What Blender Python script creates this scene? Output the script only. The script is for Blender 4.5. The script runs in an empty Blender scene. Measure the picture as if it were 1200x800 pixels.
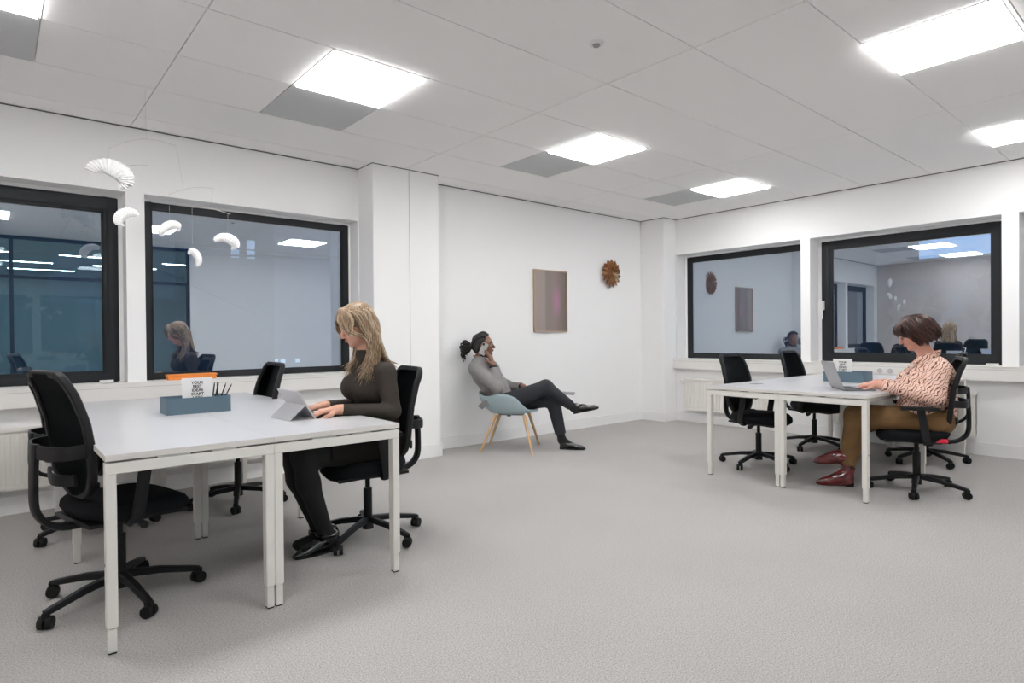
import bpy, bmesh, math, random
import numpy as np
from mathutils import Vector, Matrix
random.seed(7)
C = bpy.data.collections.new('scene'); bpy.context.scene.collection.children.link(C)
sc = bpy.context.scene
PI = math.pi

# ------------------------------------------------------------------ camera, world, exposure
def make_camera():
    T, P, R = 0.8644, -0.0075, -0.0087
    fw = Vector((math.cos(T)*math.cos(P), math.sin(T)*math.cos(P), math.sin(P)))
    r = Vector((math.sin(T), -math.cos(T), 0)); u = r.cross(fw)
    r2 = r*math.cos(R) + u*math.sin(R); u2 = -r*math.sin(R) + u*math.cos(R)
    cd = bpy.data.cameras.new('camera'); co = bpy.data.objects.new('camera', cd); C.objects.link(co)
    m = Matrix((r2, u2, -fw)).transposed().to_4x4(); m.translation = Vector((0, 0, 1.2))
    co.matrix_world = m
    cd.sensor_width = 36; cd.lens = 715.6/1200*36; cd.clip_start = .05; cd.clip_end = 300
    sc.camera = co
make_camera()
EXPOSURE = 0.0
PANEL = 22.6
DUSK = 3.3
sc.view_settings.view_transform = 'Standard'; sc.view_settings.look = 'None'
sc.view_settings.gamma = 1; sc.view_settings.use_curve_mapping = False
sc.view_settings.exposure = EXPOSURE
sc.cycles.max_bounces = 12; sc.cycles.diffuse_bounces = 8; sc.cycles.transparent_max_bounces = 16
sc.cycles.sample_clamp_indirect = 6; sc.cycles.use_denoising = True
w = bpy.data.worlds.new('dusk'); sc.world = w; w.use_nodes = True
nt = w.node_tree; bg = nt.nodes['Background']
tc = nt.nodes.new('ShaderNodeTexCoord'); sx = nt.nodes.new('ShaderNodeSeparateXYZ'); cr = nt.nodes.new('ShaderNodeValToRGB')
nt.links.new(tc.outputs['Generated'], sx.inputs[0]); nt.links.new(sx.outputs['Z'], cr.inputs[0])
cr.color_ramp.elements[0].position = 0.0; cr.color_ramp.elements[0].color = (.50, .46, .50, 1)
cr.color_ramp.elements[1].position = .45; cr.color_ramp.elements[1].color = (.16, .32, .62, 1)
e = cr.color_ramp.elements.new(.12); e.color = (.30, .45, .70, 1)
nt.links.new(cr.outputs[0], bg.inputs[0]); bg.inputs[1].default_value = DUSK

# ------------------------------------------------------------------ materials
MATS = {}
def mat(name, col, rough=.5, metal=0, spec=.5, noise=None, bump=None, emit=None, coat=0):
    if name in MATS: return MATS[name]
    m = bpy.data.materials.new(name); m.use_nodes = True; n = m.node_tree
    b = n.nodes['Principled BSDF']
    b.inputs['Base Color'].default_value = (*col, 1); b.inputs['Roughness'].default_value = rough
    b.inputs['Metallic'].default_value = metal; b.inputs['Specular IOR Level'].default_value = spec
    b.inputs['Coat Weight'].default_value = coat
    t = n.nodes.new('ShaderNodeTexCoord')
    if noise:
        sc_, amt, det = noise
        ns = n.nodes.new('ShaderNodeTexNoise'); ns.inputs['Scale'].default_value = sc_; ns.inputs['Detail'].default_value = det
        n.links.new(t.outputs['Object'], ns.inputs['Vector'])
        r = n.nodes.new('ShaderNodeValToRGB')
        r.color_ramp.elements[0].position = .3; r.color_ramp.elements[1].position = .7
        r.color_ramp.elements[0].color = (*[c*(1-amt) for c in col], 1)
        r.color_ramp.elements[1].color = (*[min(1, c*(1+amt)) for c in col], 1)
        n.links.new(ns.outputs['Fac'], r.inputs[0]); n.links.new(r.outputs[0], b.inputs['Base Color'])
    if bump:
        bs, st = bump
        ns = n.nodes.new('ShaderNodeTexNoise'); ns.inputs['Scale'].default_value = bs; ns.inputs['Detail'].default_value = 3
        n.links.new(t.outputs['Object'], ns.inputs['Vector'])
        bp = n.nodes.new('ShaderNodeBump'); bp.inputs['Strength'].default_value = st; bp.inputs['Distance'].default_value = .004
        n.links.new(ns.outputs['Fac'], bp.inputs['Height']); n.links.new(bp.outputs[0], b.inputs['Normal'])
    if emit:
        b.inputs['Emission Color'].default_value = (*emit[0], 1); b.inputs['Emission Strength'].default_value = emit[1]
    MATS[name] = m; return m
def ramp_mat(name, tex, stops, rough=.6, scale=(1, 1, 1), spec=.4, setup=None):
    m = bpy.data.materials.new(name); m.use_nodes = True; n = m.node_tree
    b = n.nodes['Principled BSDF']; b.inputs['Roughness'].default_value = rough; b.inputs['Specular IOR Level'].default_value = spec
    t = n.nodes.new('ShaderNodeTexCoord'); mp = n.nodes.new('ShaderNodeMapping'); mp.inputs['Scale'].default_value = scale
    n.links.new(t.outputs['Object'], mp.inputs[0])
    x = n.nodes.new(tex); n.links.new(mp.outputs[0], x.inputs['Vector'])
    if setup: setup(x)
    r = n.nodes.new('ShaderNodeValToRGB')
    while len(r.color_ramp.elements) < len(stops): r.color_ramp.elements.new(.5)
    for e_, (p, c) in zip(r.color_ramp.elements, stops): e_.position = p; e_.color = (*c, 1)
    n.links.new(x.outputs['Fac'] if 'Fac' in x.outputs else x.outputs[0], r.inputs[0]); n.links.new(r.outputs[0], b.inputs['Base Color'])
    MATS[name] = m; return m
WALL = mat('white painted wall', (.90, .90, .90), .75, spec=.2, bump=(60, .05))
TRIMW = mat('white gloss trim', (.86, .86, .86), .4)
TILE = mat('ceiling tile', (.97, .96, .955), .9, spec=.1, bump=(180, .1))
GRILLE = mat('grey perforated tile', (.56, .57, .58), .8, spec=.1)
DARKGAP = mat('shadow gap', (.08, .08, .08), .9)
TAUPE = mat('taupe wall', (.62, .575, .56), .8, spec=.2)
FRAME = mat('anthracite window frame', (.016, .018, .021), .5, spec=.3)
WPLAST = mat('white plastic', (.80, .80, .79), .35)
RADW = mat('radiator enamel', (.80, .78, .74), .35)
SILLM = mat('cream trunking', (.80, .785, .76), .45)
DESKTOP = mat('white laminate', (.53, .53, .545), .3, noise=(3, .01, 2))
EDGE = mat('laminate edge', (.66, .63, .60), .5)
STEELW = mat('white powder coated steel', (.74, .72, .68), .4)
BLACKP = mat('black plastic', (.009, .009, .010), .5, spec=.3)
BLACKF = mat('black fabric', (.010, .011, .013), .9, spec=.15, bump=(500, .4))
MESHF = mat('black mesh fabric', (.013, .016, .018), .85, spec=.2, bump=(700, .5))
RUBBER = mat('rubber', (.008, .008, .008), .7, spec=.3)
OAK = ramp_mat('oiled oak', 'ShaderNodeTexNoise', [(.3, (.52, .33, .17)), (.7, (.68, .46, .27))], .5, (30, 30, 3))
SHELLB = mat('pale blue shell', (.36, .45, .48), .75, spec=.3, noise=(150, .05, 3))
SKIN1 = mat('fair skin', (.66, .36, .26), .5, noise=(25, .05, 2))
SKIN2 = mat('rosy skin', (.62, .31, .23), .5, noise=(25, .08, 2))
SKIN3 = mat('brown skin', (.20, .095, .06), .45, noise=(25, .06, 2))
BLOND = ramp_mat('blonde hair', 'ShaderNodeTexNoise', [(.3, (.10, .062, .034)), (.5, (.27, .18, .105)), (.7, (.46, .34, .22))], .4, (45, 45, 4))
BRUNET = ramp_mat('dark brown hair', 'ShaderNodeTexNoise', [(.3, (.012, .005, .004)), (.7, (.048, .016, .011))], .35, (50, 50, 10))
BLONDL = ramp_mat('light blonde streaks', 'ShaderNodeTexNoise', [(.3, (.34, .24, .15)), (.7, (.66, .53, .39))], .4, (45, 45, 4))
BRUNL = mat('warm brown streaks', (.055, .018, .011), .4)
DREAD = mat('black hair', (.010, .008, .008), .6, bump=(90, 1))
KNIT = mat('dark brown knit', (.050, .042, .036), .85, spec=.2, noise=(90, .1, 2), bump=(250, .5))
TIGHTS = mat('black tights', (.006, .006, .006), .8)
SHOEB = mat('black polished leather', (.010, .010, .011), .18, coat=.6)
MUSTARD = mat('mustard brown trousers', (.17, .09, .032), .8, noise=(12, .15, 3), bump=(120, .4))
BURG = mat('burgundy patent leather', (.12, .012, .014), .15, coat=.9, noise=(18, .5, 3), bump=(30, .5))
JACKET = mat('light grey jacket cloth', (.23, .222, .222), .85, noise=(200, .12, 3), bump=(60, .3))
NAVY = mat('dark navy trousers', (.018, .020, .026), .8, bump=(40, .4))
BLACKT = mat('black jersey', (.008, .008, .009), .85)
EYEW = mat('eye', (.36, .27, .23), .3); IRIS = mat('iris', (.02, .02, .02), .2)
LIP = mat('lips', (.45, .13, .11), .45); BROW = mat('eyebrow', (.10, .06, .04), .8)
ALU = mat('silver aluminium', (.62, .61, .62), .35, metal=.5)
SPACEG = mat('space grey aluminium', (.22, .22, .23), .4, metal=.6)
KEYS = mat('keys', (.025, .025, .028), .6)
SCREEN = mat('screen', (.02, .02, .025), .08)
BOXB = mat('blue grey metal tray', (.095, .155, .20), .5)
CARD = mat('white card', (.80, .80, .80), .6)
INK = mat('black ink', (.02, .02, .02), .8)
ORANGE = mat('orange felt', (.85, .30, .06), .7)
PAPER = bpy.data.materials.new('pleated white paper')
PAPER.use_nodes = True
PAPER.node_tree.nodes['Principled BSDF'].inputs['Base Color'].default_value = (.90, .90, .90, 1)
PAPER.node_tree.nodes['Principled BSDF'].inputs['Roughness'].default_value = .8
COPPER = ramp_mat('copper brown wood', 'ShaderNodeTexNoise', [(.3, (.26, .11, .035)), (.7, (.46, .21, .08))], .4, (8, 8, 8))
BRASS = mat('pale brass', (.85, .68, .45), .25, metal=.7)
RED = mat('red label', (.70, .02, .06), .5)
WIRE = mat('pale wire', (.62, .60, .58), .5)
ARTF = mat('thin oak frame', (.42, .31, .23), .5)
def carpet():
    m = bpy.data.materials.new('grey loop carpet'); m.use_nodes = True; n = m.node_tree; b = n.nodes['Principled BSDF']
    b.inputs['Roughness'].default_value = .95; b.inputs['Specular IOR Level'].default_value = .1
    t = n.nodes.new('ShaderNodeTexCoord')
    a = n.nodes.new('ShaderNodeTexNoise'); a.inputs['Scale'].default_value = 160; a.inputs['Detail'].default_value = 4; a.inputs['Roughness'].default_value = .8
    c2 = n.nodes.new('ShaderNodeTexNoise'); c2.inputs['Scale'].default_value = 1.4; c2.inputs['Detail'].default_value = 4
    n.links.new(t.outputs['Object'], a.inputs['Vector']); n.links.new(t.outputs['Object'], c2.inputs['Vector'])
    r = n.nodes.new('ShaderNodeValToRGB'); r.color_ramp.elements[0].position = .36; r.color_ramp.elements[1].position = .64
    r.color_ramp.elements[0].color = (.255, .245, .235, 1); r.color_ramp.elements[1].color = (.53, .515, .50, 1)
    r2 = n.nodes.new('ShaderNodeValToRGB'); r2.color_ramp.elements[0].color = (.92, .92, .92, 1); r2.color_ramp.elements[1].color = (1.06, 1.06, 1.06, 1)
    mx = n.nodes.new('ShaderNodeMixRGB'); mx.blend_type = 'MULTIPLY'; mx.inputs[0].default_value = 1
    n.links.new(a.outputs['Fac'], r.inputs[0]); n.links.new(c2.outputs['Fac'], r2.inputs[0])
    n.links.new(r.outputs[0], mx.inputs[1]); n.links.new(r2.outputs[0], mx.inputs[2]); n.links.new(mx.outputs[0], b.inputs['Base Color'])
    bp = n.nodes.new('ShaderNodeBump'); bp.inputs['Strength'].default_value = .5; bp.inputs['Distance'].default_value = .004
    n.links.new(a.outputs['Fac'], bp.inputs['Height']); n.links.new(bp.outputs[0], b.inputs['Normal'])
    return m
CARPET = carpet()
def glass():
    m = bpy.data.materials.new('coated window glass'); m.use_nodes = True; n = m.node_tree
    n.nodes.remove(n.nodes['Principled BSDF']); out = n.nodes['Material Output']
    tr = n.nodes.new('ShaderNodeBsdfTransparent'); tr.inputs[0].default_value = (.72, .80, .86, 1)
    gl = n.nodes.new('ShaderNodeBsdfGlossy'); gl.inputs['Roughness'].default_value = .0; gl.inputs['Color'].default_value = (.88, .94, 1, 1)
    fr = n.nodes.new('ShaderNodeFresnel'); fr.inputs[0].default_value = 1.5
    ma = n.nodes.new('ShaderNodeMath'); ma.operation = 'MULTIPLY_ADD'; ma.inputs[1].default_value = .7; ma.inputs[2].default_value = .45
    mx = n.nodes.new('ShaderNodeMixShader')
    n.links.new(fr.outputs[0], ma.inputs[0]); n.links.new(ma.outputs[0], mx.inputs[0])
    n.links.new(tr.outputs[0], mx.inputs[1]); n.links.new(gl.outputs[0], mx.inputs[2]); n.links.new(mx.outputs[0], out.inputs[0])
    return m
GLASS = glass()
def blouse():
    m = bpy.data.materials.new('pink blouse with wavy brown lines'); m.use_nodes = True; n = m.node_tree; b = n.nodes['Principled BSDF']
    b.inputs['Roughness'].default_value = .6
    t = n.nodes.new('ShaderNodeTexCoord'); mp = n.nodes.new('ShaderNodeMapping'); mp.inputs['Rotation'].default_value = (.2, .6, .3)
    wv = n.nodes.new('ShaderNodeTexWave'); wv.wave_type = 'BANDS'; wv.bands_direction = 'X'
    wv.inputs['Scale'].default_value = 16; wv.inputs['Distortion'].default_value = 7.5; wv.inputs['Detail'].default_value = 0.6; wv.inputs['Detail Scale'].default_value = 1.9
    r = n.nodes.new('ShaderNodeValToRGB'); r.color_ramp.elements[0].position = .08; r.color_ramp.elements[1].position = .26
    r.color_ramp.elements[0].color = (.10, .025, .02, 1); r.color_ramp.elements[1].color = (.78, .52, .42, 1)
    n.links.new(t.outputs['Object'], mp.inputs[0]); n.links.new(mp.outputs[0], wv.inputs['Vector'])
    n.links.new(wv.outputs['Fac'], r.inputs[0]); n.links.new(r.outputs[0], b.inputs['Base Color'])
    return m
BLOUSE = blouse()

# ------------------------------------------------------------------ helpers
def link(o, parent=None):
    C.objects.link(o)
    if parent: o.parent = parent
    return o
def obj(name, bm, m, parent=None, smooth=False, bevel=0, seg=2, auto=True):
    if bevel:
        bmesh.ops.remove_doubles(bm, verts=bm.verts, dist=1e-6)
        es = [e_ for e_ in bm.edges if len(e_.link_faces) == 2 and e_.calc_face_angle(0) > .6]
        bmesh.ops.bevel(bm, geom=es, offset=bevel, segments=seg, affect='EDGES', clamp_overlap=True)
    bmesh.ops.recalc_face_normals(bm, faces=bm.faces)
    me = bpy.data.meshes.new(name); bm.to_mesh(me); bm.free()
    if smooth:
        for p in me.polygons: p.use_smooth = True
        if auto: me.set_sharp_from_angle(angle=.7)
    for mm in (m if isinstance(m, (list, tuple)) else [m]): me.materials.append(mm)
    return link(bpy.data.objects.new(name, me), parent)
def empty(name, loc=(0, 0, 0), rz=0):
    o = bpy.data.objects.new(name, None); o.location = loc; o.rotation_euler = (0, 0, rz); o.empty_display_size = .1
    return link(o)
def tag(o, label=None, cat=None, group=None, kind=None):
    if label: o['label'] = label
    if cat: o['category'] = cat
    if group: o['group'] = group
    if kind: o['kind'] = kind
    return o
def copy_tree(o, parent=None):
    c = o.copy(); C.objects.link(c); c.parent = parent
    for ch in [x for x in list(C.objects) if x.parent == o]: copy_tree(ch, c)
    return c
def box(bm, x0, x1, y0, y1, z0, z1, M=None):
    vs = [bm.verts.new((x, y, z)) for x in (x0, x1) for y in (y0, y1) for z in (z0, z1)]
    if M is not None:
        for v in vs: v.co = M @ v.co
    for f in ((0, 1, 3, 2), (4, 6, 7, 5), (0, 4, 5, 1), (2, 3, 7, 6), (0, 2, 6, 4), (1, 5, 7, 3)):
        bm.faces.new([vs[i] for i in f])
def B(*a):
    bm = bmesh.new(); box(bm, *a); return bm
def BB(lst):
    bm = bmesh.new()
    for a in lst: box(bm, *a)
    return bm
def cyl(bm, p0, p1, r0, r1=None, n=20, caps=True):
    r1 = r0 if r1 is None else r1
    p0, p1 = Vector(p0), Vector(p1); d = (p1-p0).normalized()
    a = d.orthogonal().normalized(); b = d.cross(a)
    r_ = [[bm.verts.new(p + (a*math.cos(t) + b*math.sin(t))*r) for t in [2*PI*i/n for i in range(n)]] for p, r in ((p0, r0), (p1, r1))]
    for i in range(n): bm.faces.new((r_[0][i], r_[0][(i+1) % n], r_[1][(i+1) % n], r_[1][i]))
    if caps: bm.faces.new(r_[0][::-1]); bm.faces.new(r_[1])
def sphere(bm, c, rx, ry=None, rz=None, M=None, n=16):
    ry = rx if ry is None else ry; rz = rx if rz is None else rz
    res = bmesh.ops.create_uvsphere(bm, u_segments=n, v_segments=max(6, n//2), radius=1)
    for v in res['verts']:
        q = Vector((v.co.x*rx, v.co.y*ry, v.co.z*rz)); q = (M @ q) if M is not None else q
        v.co = q + Vector(c)
def catmull(pts, n=6, closed=False):
    P = [Vector(p) for p in pts]; L = len(P); out = []
    rng = range(L if closed else L-1)
    for i in rng:
        if closed: a, b, c, d = P[(i-1) % L], P[i], P[(i+1) % L], P[(i+2) % L]
        else: a, b, c, d = P[max(i-1, 0)], P[i], P[i+1], P[min(i+2, L-1)]
        for k in range(n):
            t = k/n
            out.append(.5*((2*b) + (c-a)*t + (2*a-5*b+4*c-d)*t*t + (3*b-a-3*c+d)*t**3))
    if not closed: out.append(P[-1].copy())
    return out
def sweep(bm, pts, w_, h_, up=(0, 0, 1), closed=False, n=8, taper=None):
    """superelliptic tube: w_ across (side), h_ along up"""
    P = [Vector(p) for p in pts]; L = len(P); rings = []; up = Vector(up)
    for i in range(L):
        if closed: t = P[(i+1) % L]-P[(i-1) % L]
        else: t = P[min(i+1, L-1)]-P[max(i-1, 0)]
        t.normalize(); s = t.cross(up)
        if s.length < 1e-4: s = t.orthogonal()
        s.normalize(); u = s.cross(t).normalized()
        k = taper(i/(L-1)) if taper else 1
        ring = []
        for j in range(n):
            a = 2*PI*(j+.5)/n; ca, sa = math.cos(a), math.sin(a)
            e_ = .45
            x = math.copysign(abs(ca)**e_, ca)*w_/2*k; y = math.copysign(abs(sa)**e_, sa)*h_/2*k
            ring.append(bm.verts.new(P[i] + s*x + u*y))
        rings.append(ring)
    for i in range(L if closed else L-1):
        a, b = rings[i], rings[(i+1) % L]
        for j in range(n): bm.faces.new((a[j], a[(j+1) % n], b[(j+1) % n], b[j]))
    if not closed: bm.faces.new(rings[0][::-1]); bm.faces.new(rings[-1])
def tube(bm, pts, r, n=8, closed=False, radii=None):
    P = [Vector(p) for p in pts]; L = len(P); rings = []; pu = None
    for i in range(L):
        t = (P[(i+1) % L]-P[(i-1) % L]) if closed else (P[min(i+1, L-1)]-P[max(i-1, 0)])
        if t.length < 1e-9: t = Vector((0, 0, 1))
        t.normalize()
        if pu is None: pu = t.orthogonal().normalized()
        pu = (pu - t*pu.dot(t))
        pu = pu.normalized() if pu.length > 1e-6 else t.orthogonal().normalized()
        s = t.cross(pu); rr = radii[i] if radii else r
        rings.append([bm.verts.new(P[i] + (pu*math.cos(2*PI*j/n)+s*math.sin(2*PI*j/n))*rr) for j in range(n)])
    for i in range(L if closed else L-1):
        a, b = rings[i], rings[(i+1) % L]
        for j in range(n): bm.faces.new((a[j], a[(j+1) % n], b[(j+1) % n], b[j]))
    if not closed: bm.faces.new(rings[0][::-1]); bm.faces.new(rings[-1])
def struct(name, bm, m, **k): return tag(obj(name, bm, m, **k), kind='structure')

# ------------------------------------------------------------------ setting
H = 2.84; XW, YS, YA, XB = -.95, -.85, 5.48, 7.40
Z0, Z1 = .875, 2.338
struct('floor', BB([(XW-.1, XB+.4, YS-7, YA+.4, -.1, 0)]), CARPET)
# wall A (north) with two openings, column and corner pilaster
wt = .34
nb = [(XW-.1, -1.2+.0, YA, YA+wt, 0, H+.1)] if False else []
nb += [(XW-.1, -.75, YA, YA+wt, Z0, Z1), (.797, .922, YA, YA+wt, Z0, Z1), (2.72, XB+wt, YA, YA+wt, Z0, Z1),
       (XW-.1, XB+wt, YA, YA+wt, 0, Z0), (XW-.1, XB+wt, YA, YA+wt, Z1, H+.1)]
struct('wall_north', BB(nb), WALL)
struct('wall_column', BB([(2.73, 3.46, 5.186, YA, 0, H+.1)]), WALL, bevel=.004)
struct('trim_1', BB([(3.118, 3.122, 5.183, 5.187, .13, H-.015)]), mat('fine joint', (.55, .55, .55), .7))
struct('wall_pilaster', BB([(7.118, XB, 5.081, YA, 0, H+.1)]), WALL, bevel=.004)
eb = [(XB, XB+wt, 3.216, 3.326, Z0, Z1), (XB, XB+wt, 1.28, 1.41, Z0, Z1), (XB, XB+wt, -.75, YS-.1, Z0, Z1),
      (XB, XB+wt, 5.075, YA+.1, Z0, Z1), (XB, XB+wt, YS-.1, YA, 0, Z0), (XB, XB+wt, YS-.1, YA, Z1, H+.1)]
eb = [(a, b, min(c, d), max(c, d), e_, f) for a, b, c, d, e_, f in eb]
struct('wall_east', BB(eb), WALL)
struct('wall_west', BB([(XW-.1, XW, YS-7, YA, 0, H+.1)]), TAUPE)
struct('wall_south', BB([(2.75, XB, YS-.12, YS, 0, H+.1)]), WALL)
# office beyond the glazed partition, seen only as reflections
TEAL = mat('dim teal wall', (.36, .46, .49), .8)
struct('wall_office', BB([(XW-.1, XB, YS-7.1, YS-7, 0, H+.1), (XB-.5, XB, YS-7, YS-.13, 0, H+.1)]), TEAL)
bm = BB([(x-.025, x+.025, YS-.07, YS-.02, 0, H) for x in (XW+.03, .25, 1.5, 2.72)])
for z in (.025, 2.2, H-.03): box(bm, XW, 2.74, YS-.07, YS-.02, z-.025, z+.025)
pf = struct('wall_partition', bm, FRAME)
bm = bmesh.new(); box(bm, XW+.05, 2.7, YS-.048, YS-.042, .05, H-.05)
PGL = bpy.data.materials.new('clear partition glass'); PGL.use_nodes = True
_n = PGL.node_tree; _n.nodes.remove(_n.nodes['Principled BSDF']); _t = _n.nodes.new('ShaderNodeBsdfTransparent'); _g = _n.nodes.new('ShaderNodeBsdfGlossy'); _g.inputs['Roughness'].default_value = 0
_m = _n.nodes.new('ShaderNodeMixShader'); _m.inputs[0].default_value = .08
_t.inputs[0].default_value = (.75, .85, .85, 1)
_n.links.new(_t.outputs[0], _m.inputs[1]); _n.links.new(_g.outputs[0], _m.inputs[2]); _n.links.new(_m.outputs[0], _n.nodes['Material Output'].inputs[0])
obj('partition_glass', bm, PGL, pf)
# ceiling: tiles laid in rows with open joints, light cut-outs left free
lights = [(-.405, 3.30), (1.51, 3.30), (3.765, 3.30), (5.99, 3.30), (3.775, .735), (6.09, .735), (1.51, .735), (-.405, .735)]
LS = .605
rows = [YS, -.59, .055, .70, 1.345, 1.975, 2.62, 3.28, 3.925, 4.555, 5.20, YA-.012]
cols = [XW, -1.4+.0, .835, 3.07, 5.37, XB-.012]; cols = [XW, .835, 3.07, 5.37, XB-.012]
tiles, grilles = [], []
for j in range(len(rows)-1):
    y0, y1 = rows[j], rows[j+1]
    for i in range(len(cols)-1):
        x0, x1 = cols[i], cols[i+1]
        cut = [(lx, ly) for lx, ly in lights if x0 <= lx+.3 <= x1 and y0-.05 <= ly+.3 <= y1+.05]
        gr = [lx for lx, ly in lights if ly > 3 and x0 <= lx+.3 <= x1] if abs(y0-3.925) < .01 else []
        g = .0035
        xs = []
        if cut: xs = [(x0, cut[0][0]-.012), (cut[0][0]+LS+.012, x1)]
        elif gr:
            xs = [(x0, gr[0]-.012), (gr[0]+LS+.012, x1)]; grilles.append((gr[0]-.012+g, gr[0]+LS+.012-g, y0+g, y1-g, H, H+.012))
        else: xs = [(x0, x1)]
        for a, b in xs:
            if b-a > .03: tiles.append((a+g, b-g, y0+g, y1-g, H, H+.012))
        if cut:
            lx, ly = cut[0]
            if ly-y0 > .01: tiles.append((lx-.012+g, lx+LS+.012-g, y0+g, ly-g, H, H+.012))
            if y1-ly-LS > .01: tiles.append((lx-.012+g, lx+LS+.012-g, ly+LS+g, y1-g, H, H+.012))
ce = struct('ceiling', BB(tiles), TILE)
obj('ceiling_grid', BB([(XW, XB, YS-.1, YA, H+.0125, H+.05)]), mat('grid grey', (.80, .79, .78), .8), ce)
obj('shadow_gap', BB([(XW, XB, YA-.012, YA-.001, H+.006, H+.012), (XB-.012, XB-.001, YS, YA, H+.006, H+.012)]), DARKGAP, ce)  # dark colour laid in the perimeter gap to stand for its shade
obj('air_grille', BB(grilles), GRILLE, ce)
struct('ceiling_office', BB([(XW-.1, XB, YS-7, YS-.1, H, H+.1)]), TEAL)
# dark strips painted as the shadow line where wall meets ceiling
struct('trim_2', BB([(XW, 2.73, YA-.004, YA, H-.007, H), (3.46, 7.118, YA-.004, YA, H-.007, H), (2.726, 3.464, 5.182, 5.186, H-.007, H),
                     (2.726, 2.73, 5.182, YA, H-.007, H), (3.46, 3.464, 5.182, YA, H-.007, H), (XB-.004, XB, YS, 5.081, H-.007, H),
                     (7.114, XB, 5.077, 5.081, H-.007, H), (7.114, 7.118, 5.077, YA, H-.007, H)]), mat('painted shadow line', (.13, .12, .12), .8))
# baseboards
bh, bt = .125, .014
struct('baseboard_north', BB([(XW, 2.73, YA-bt, YA, 0, bh), (3.46, 7.118, YA-bt, YA, 0, bh), (2.73-bt, 3.46+bt, 5.186-bt, 5.186, 0, bh),
        (2.73-bt, 2.73, 5.186, YA, 0, bh), (3.46, 3.46+bt, 5.186, YA, 0, bh), (7.118-bt, XB, 5.081-bt, 5.081, 0, bh), (7.118-bt, 7.118, 5.081, YA, 0, bh)]), TRIMW)
struct('baseboard_east', BB([(XB-bt, XB, YS, 5.081-bt, 0, bh)]), TRIMW)
struct('baseboard_west', BB([(XW, XW+bt, YS, YA-bt, 0, bh)]), TRIMW)
struct('baseboard_south', BB([(2.75, XB-bt, YS, YS+bt, 0, bh)]), TRIMW)
# perimeter trunking that doubles as the window sill
struct('trim_3', BB([(XW, 2.72, YA-.085, YA-.0, .735, .872), (XW, 2.72, YA-.09, YA+wt, .866, .8765)]), SILLM, bevel=.003)
struct('trim_4', BB([(XB-.085, XB, YS, 5.07, .735, .872), (XB-.09, XB+wt, YS, 5.07, .866, .8765)]), SILLM, bevel=.003)
struct('trim_5', BB([(XW, 2.72, YA-.0865, YA-.084, .842, .845), (XB-.0865, XB-.084, YS, 5.07, .842, .845)]), mat('fine joint 2', (.5, .49, .47), .7))

def window(n, axis, plane, a0, a1, z0, z1, i0, i1, iz0, iz1, sash=False):
    """frame between a0..a1 (outer) and i0..i1 (glass) along the wall, on plane"""
    f0, f1 = plane, plane+.07
    parts = [(a0, i0, z0, z1), (i1, a1, z0, z1), (i0, i1, z0, iz0), (i0, i1, iz1, z1)]
    def bx(u0, u1, v0, v1, d0, d1):
        return (u0, u1, d0, d1, v0, v1) if axis == 'x' else (d0, d1, u0, u1, v0, v1)
    fr = struct('window_%d' % n, BB([bx(a, b, c, d, f0, f1) for a, b, c, d in parts]), FRAME, bevel=.004)
    lip = .012; bm = bmesh.new()
    for a, b, c, d in ((i0, i0+lip, iz0, iz1), (i1-lip, i1, iz0, iz1), (i0, i1, iz0, iz0+lip), (i0, i1, iz1-lip, iz1)):
        box(bm, *bx(a, b, c, d, f0+.008, f1))
    obj('glazing_bead', bm, FRAME, fr)
    if sash:
        s = .045; bm = bmesh.new()
        A0, A1, C0, C1 = max(a0, i0-.075), min(a1, i1+.075), iz0-.06, iz1+.06
        for a, b, c, d in ((A0, A0+s, C0, C1), (A1-s, A1, C0, C1), (A0+s, A1-s, C0, C0+s), (A0+s, A1-s, C1-s, C1)):
            box(bm, *bx(a, b, c, d, f0-.012, f0-.0005))
        obj('sash', bm, FRAME, fr, bevel=.003)
    obj('glass_pane', BB([bx(i0+.005, i1-.005, iz0+.005, iz1-.005, f0+.018, f0+.022)]), GLASS, fr)
    return fr
wa = 5.645; wb = 7.625
w1 = window(1, 'x', wa, -.74, .768, .878, 2.31, -.62, .669, .954, 2.20, True)
w2 = window(2, 'x', wa, .93, 2.70, .878, 2.312, .993, 2.634, .922, 2.262)
w3 = window(3, 'y', wb, 3.335, 5.045, .878, 2.312, 3.39, 4.977, .94, 2.247)
w4 = window(4, 'y', wb, 1.42, 3.178, .878, 2.305, 1.53, 3.06, .972, 2.213, True)
w5 = window(5, 'y', wb, -.74, 1.25, .878, 2.305, -.64, 1.15, .972, 2.213, True)
# white plaster stops between frame and reveal
def stops(n, axis, a0, a1, z1, A0, A1, plane):
    bx = lambda u0, u1, v0, v1: (u0, u1, plane+.004, plane+.06, v0, v1) if axis == 'x' else (plane+.004, plane+.06, u0, u1, v0, v1)
    l = [bx(A0, A1, z1, Z1)]
    if a0-A0 > .002: l.append(bx(A0, a0, Z0, z1))
    if A1-a1 > .002: l.append(bx(a1, A1, Z0, z1))
    struct('trim_%d' % n, BB(l), WALL)
stops(6, 'x', -.74, .768, 2.31, -.75, .797, wa); stops(7, 'x', .93, 2.70, 2.312, .922, 2.72, wa)
stops(8, 'y', 3.335, 5.045, 2.312, 3.326, 5.075, wb); stops(9, 'y', 1.42, 3.178, 2.305, 1.41, 3.216, wb)
stops(10, 'y', -.74, 1.25, 2.305, -.75, 1.28, wb)
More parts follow.
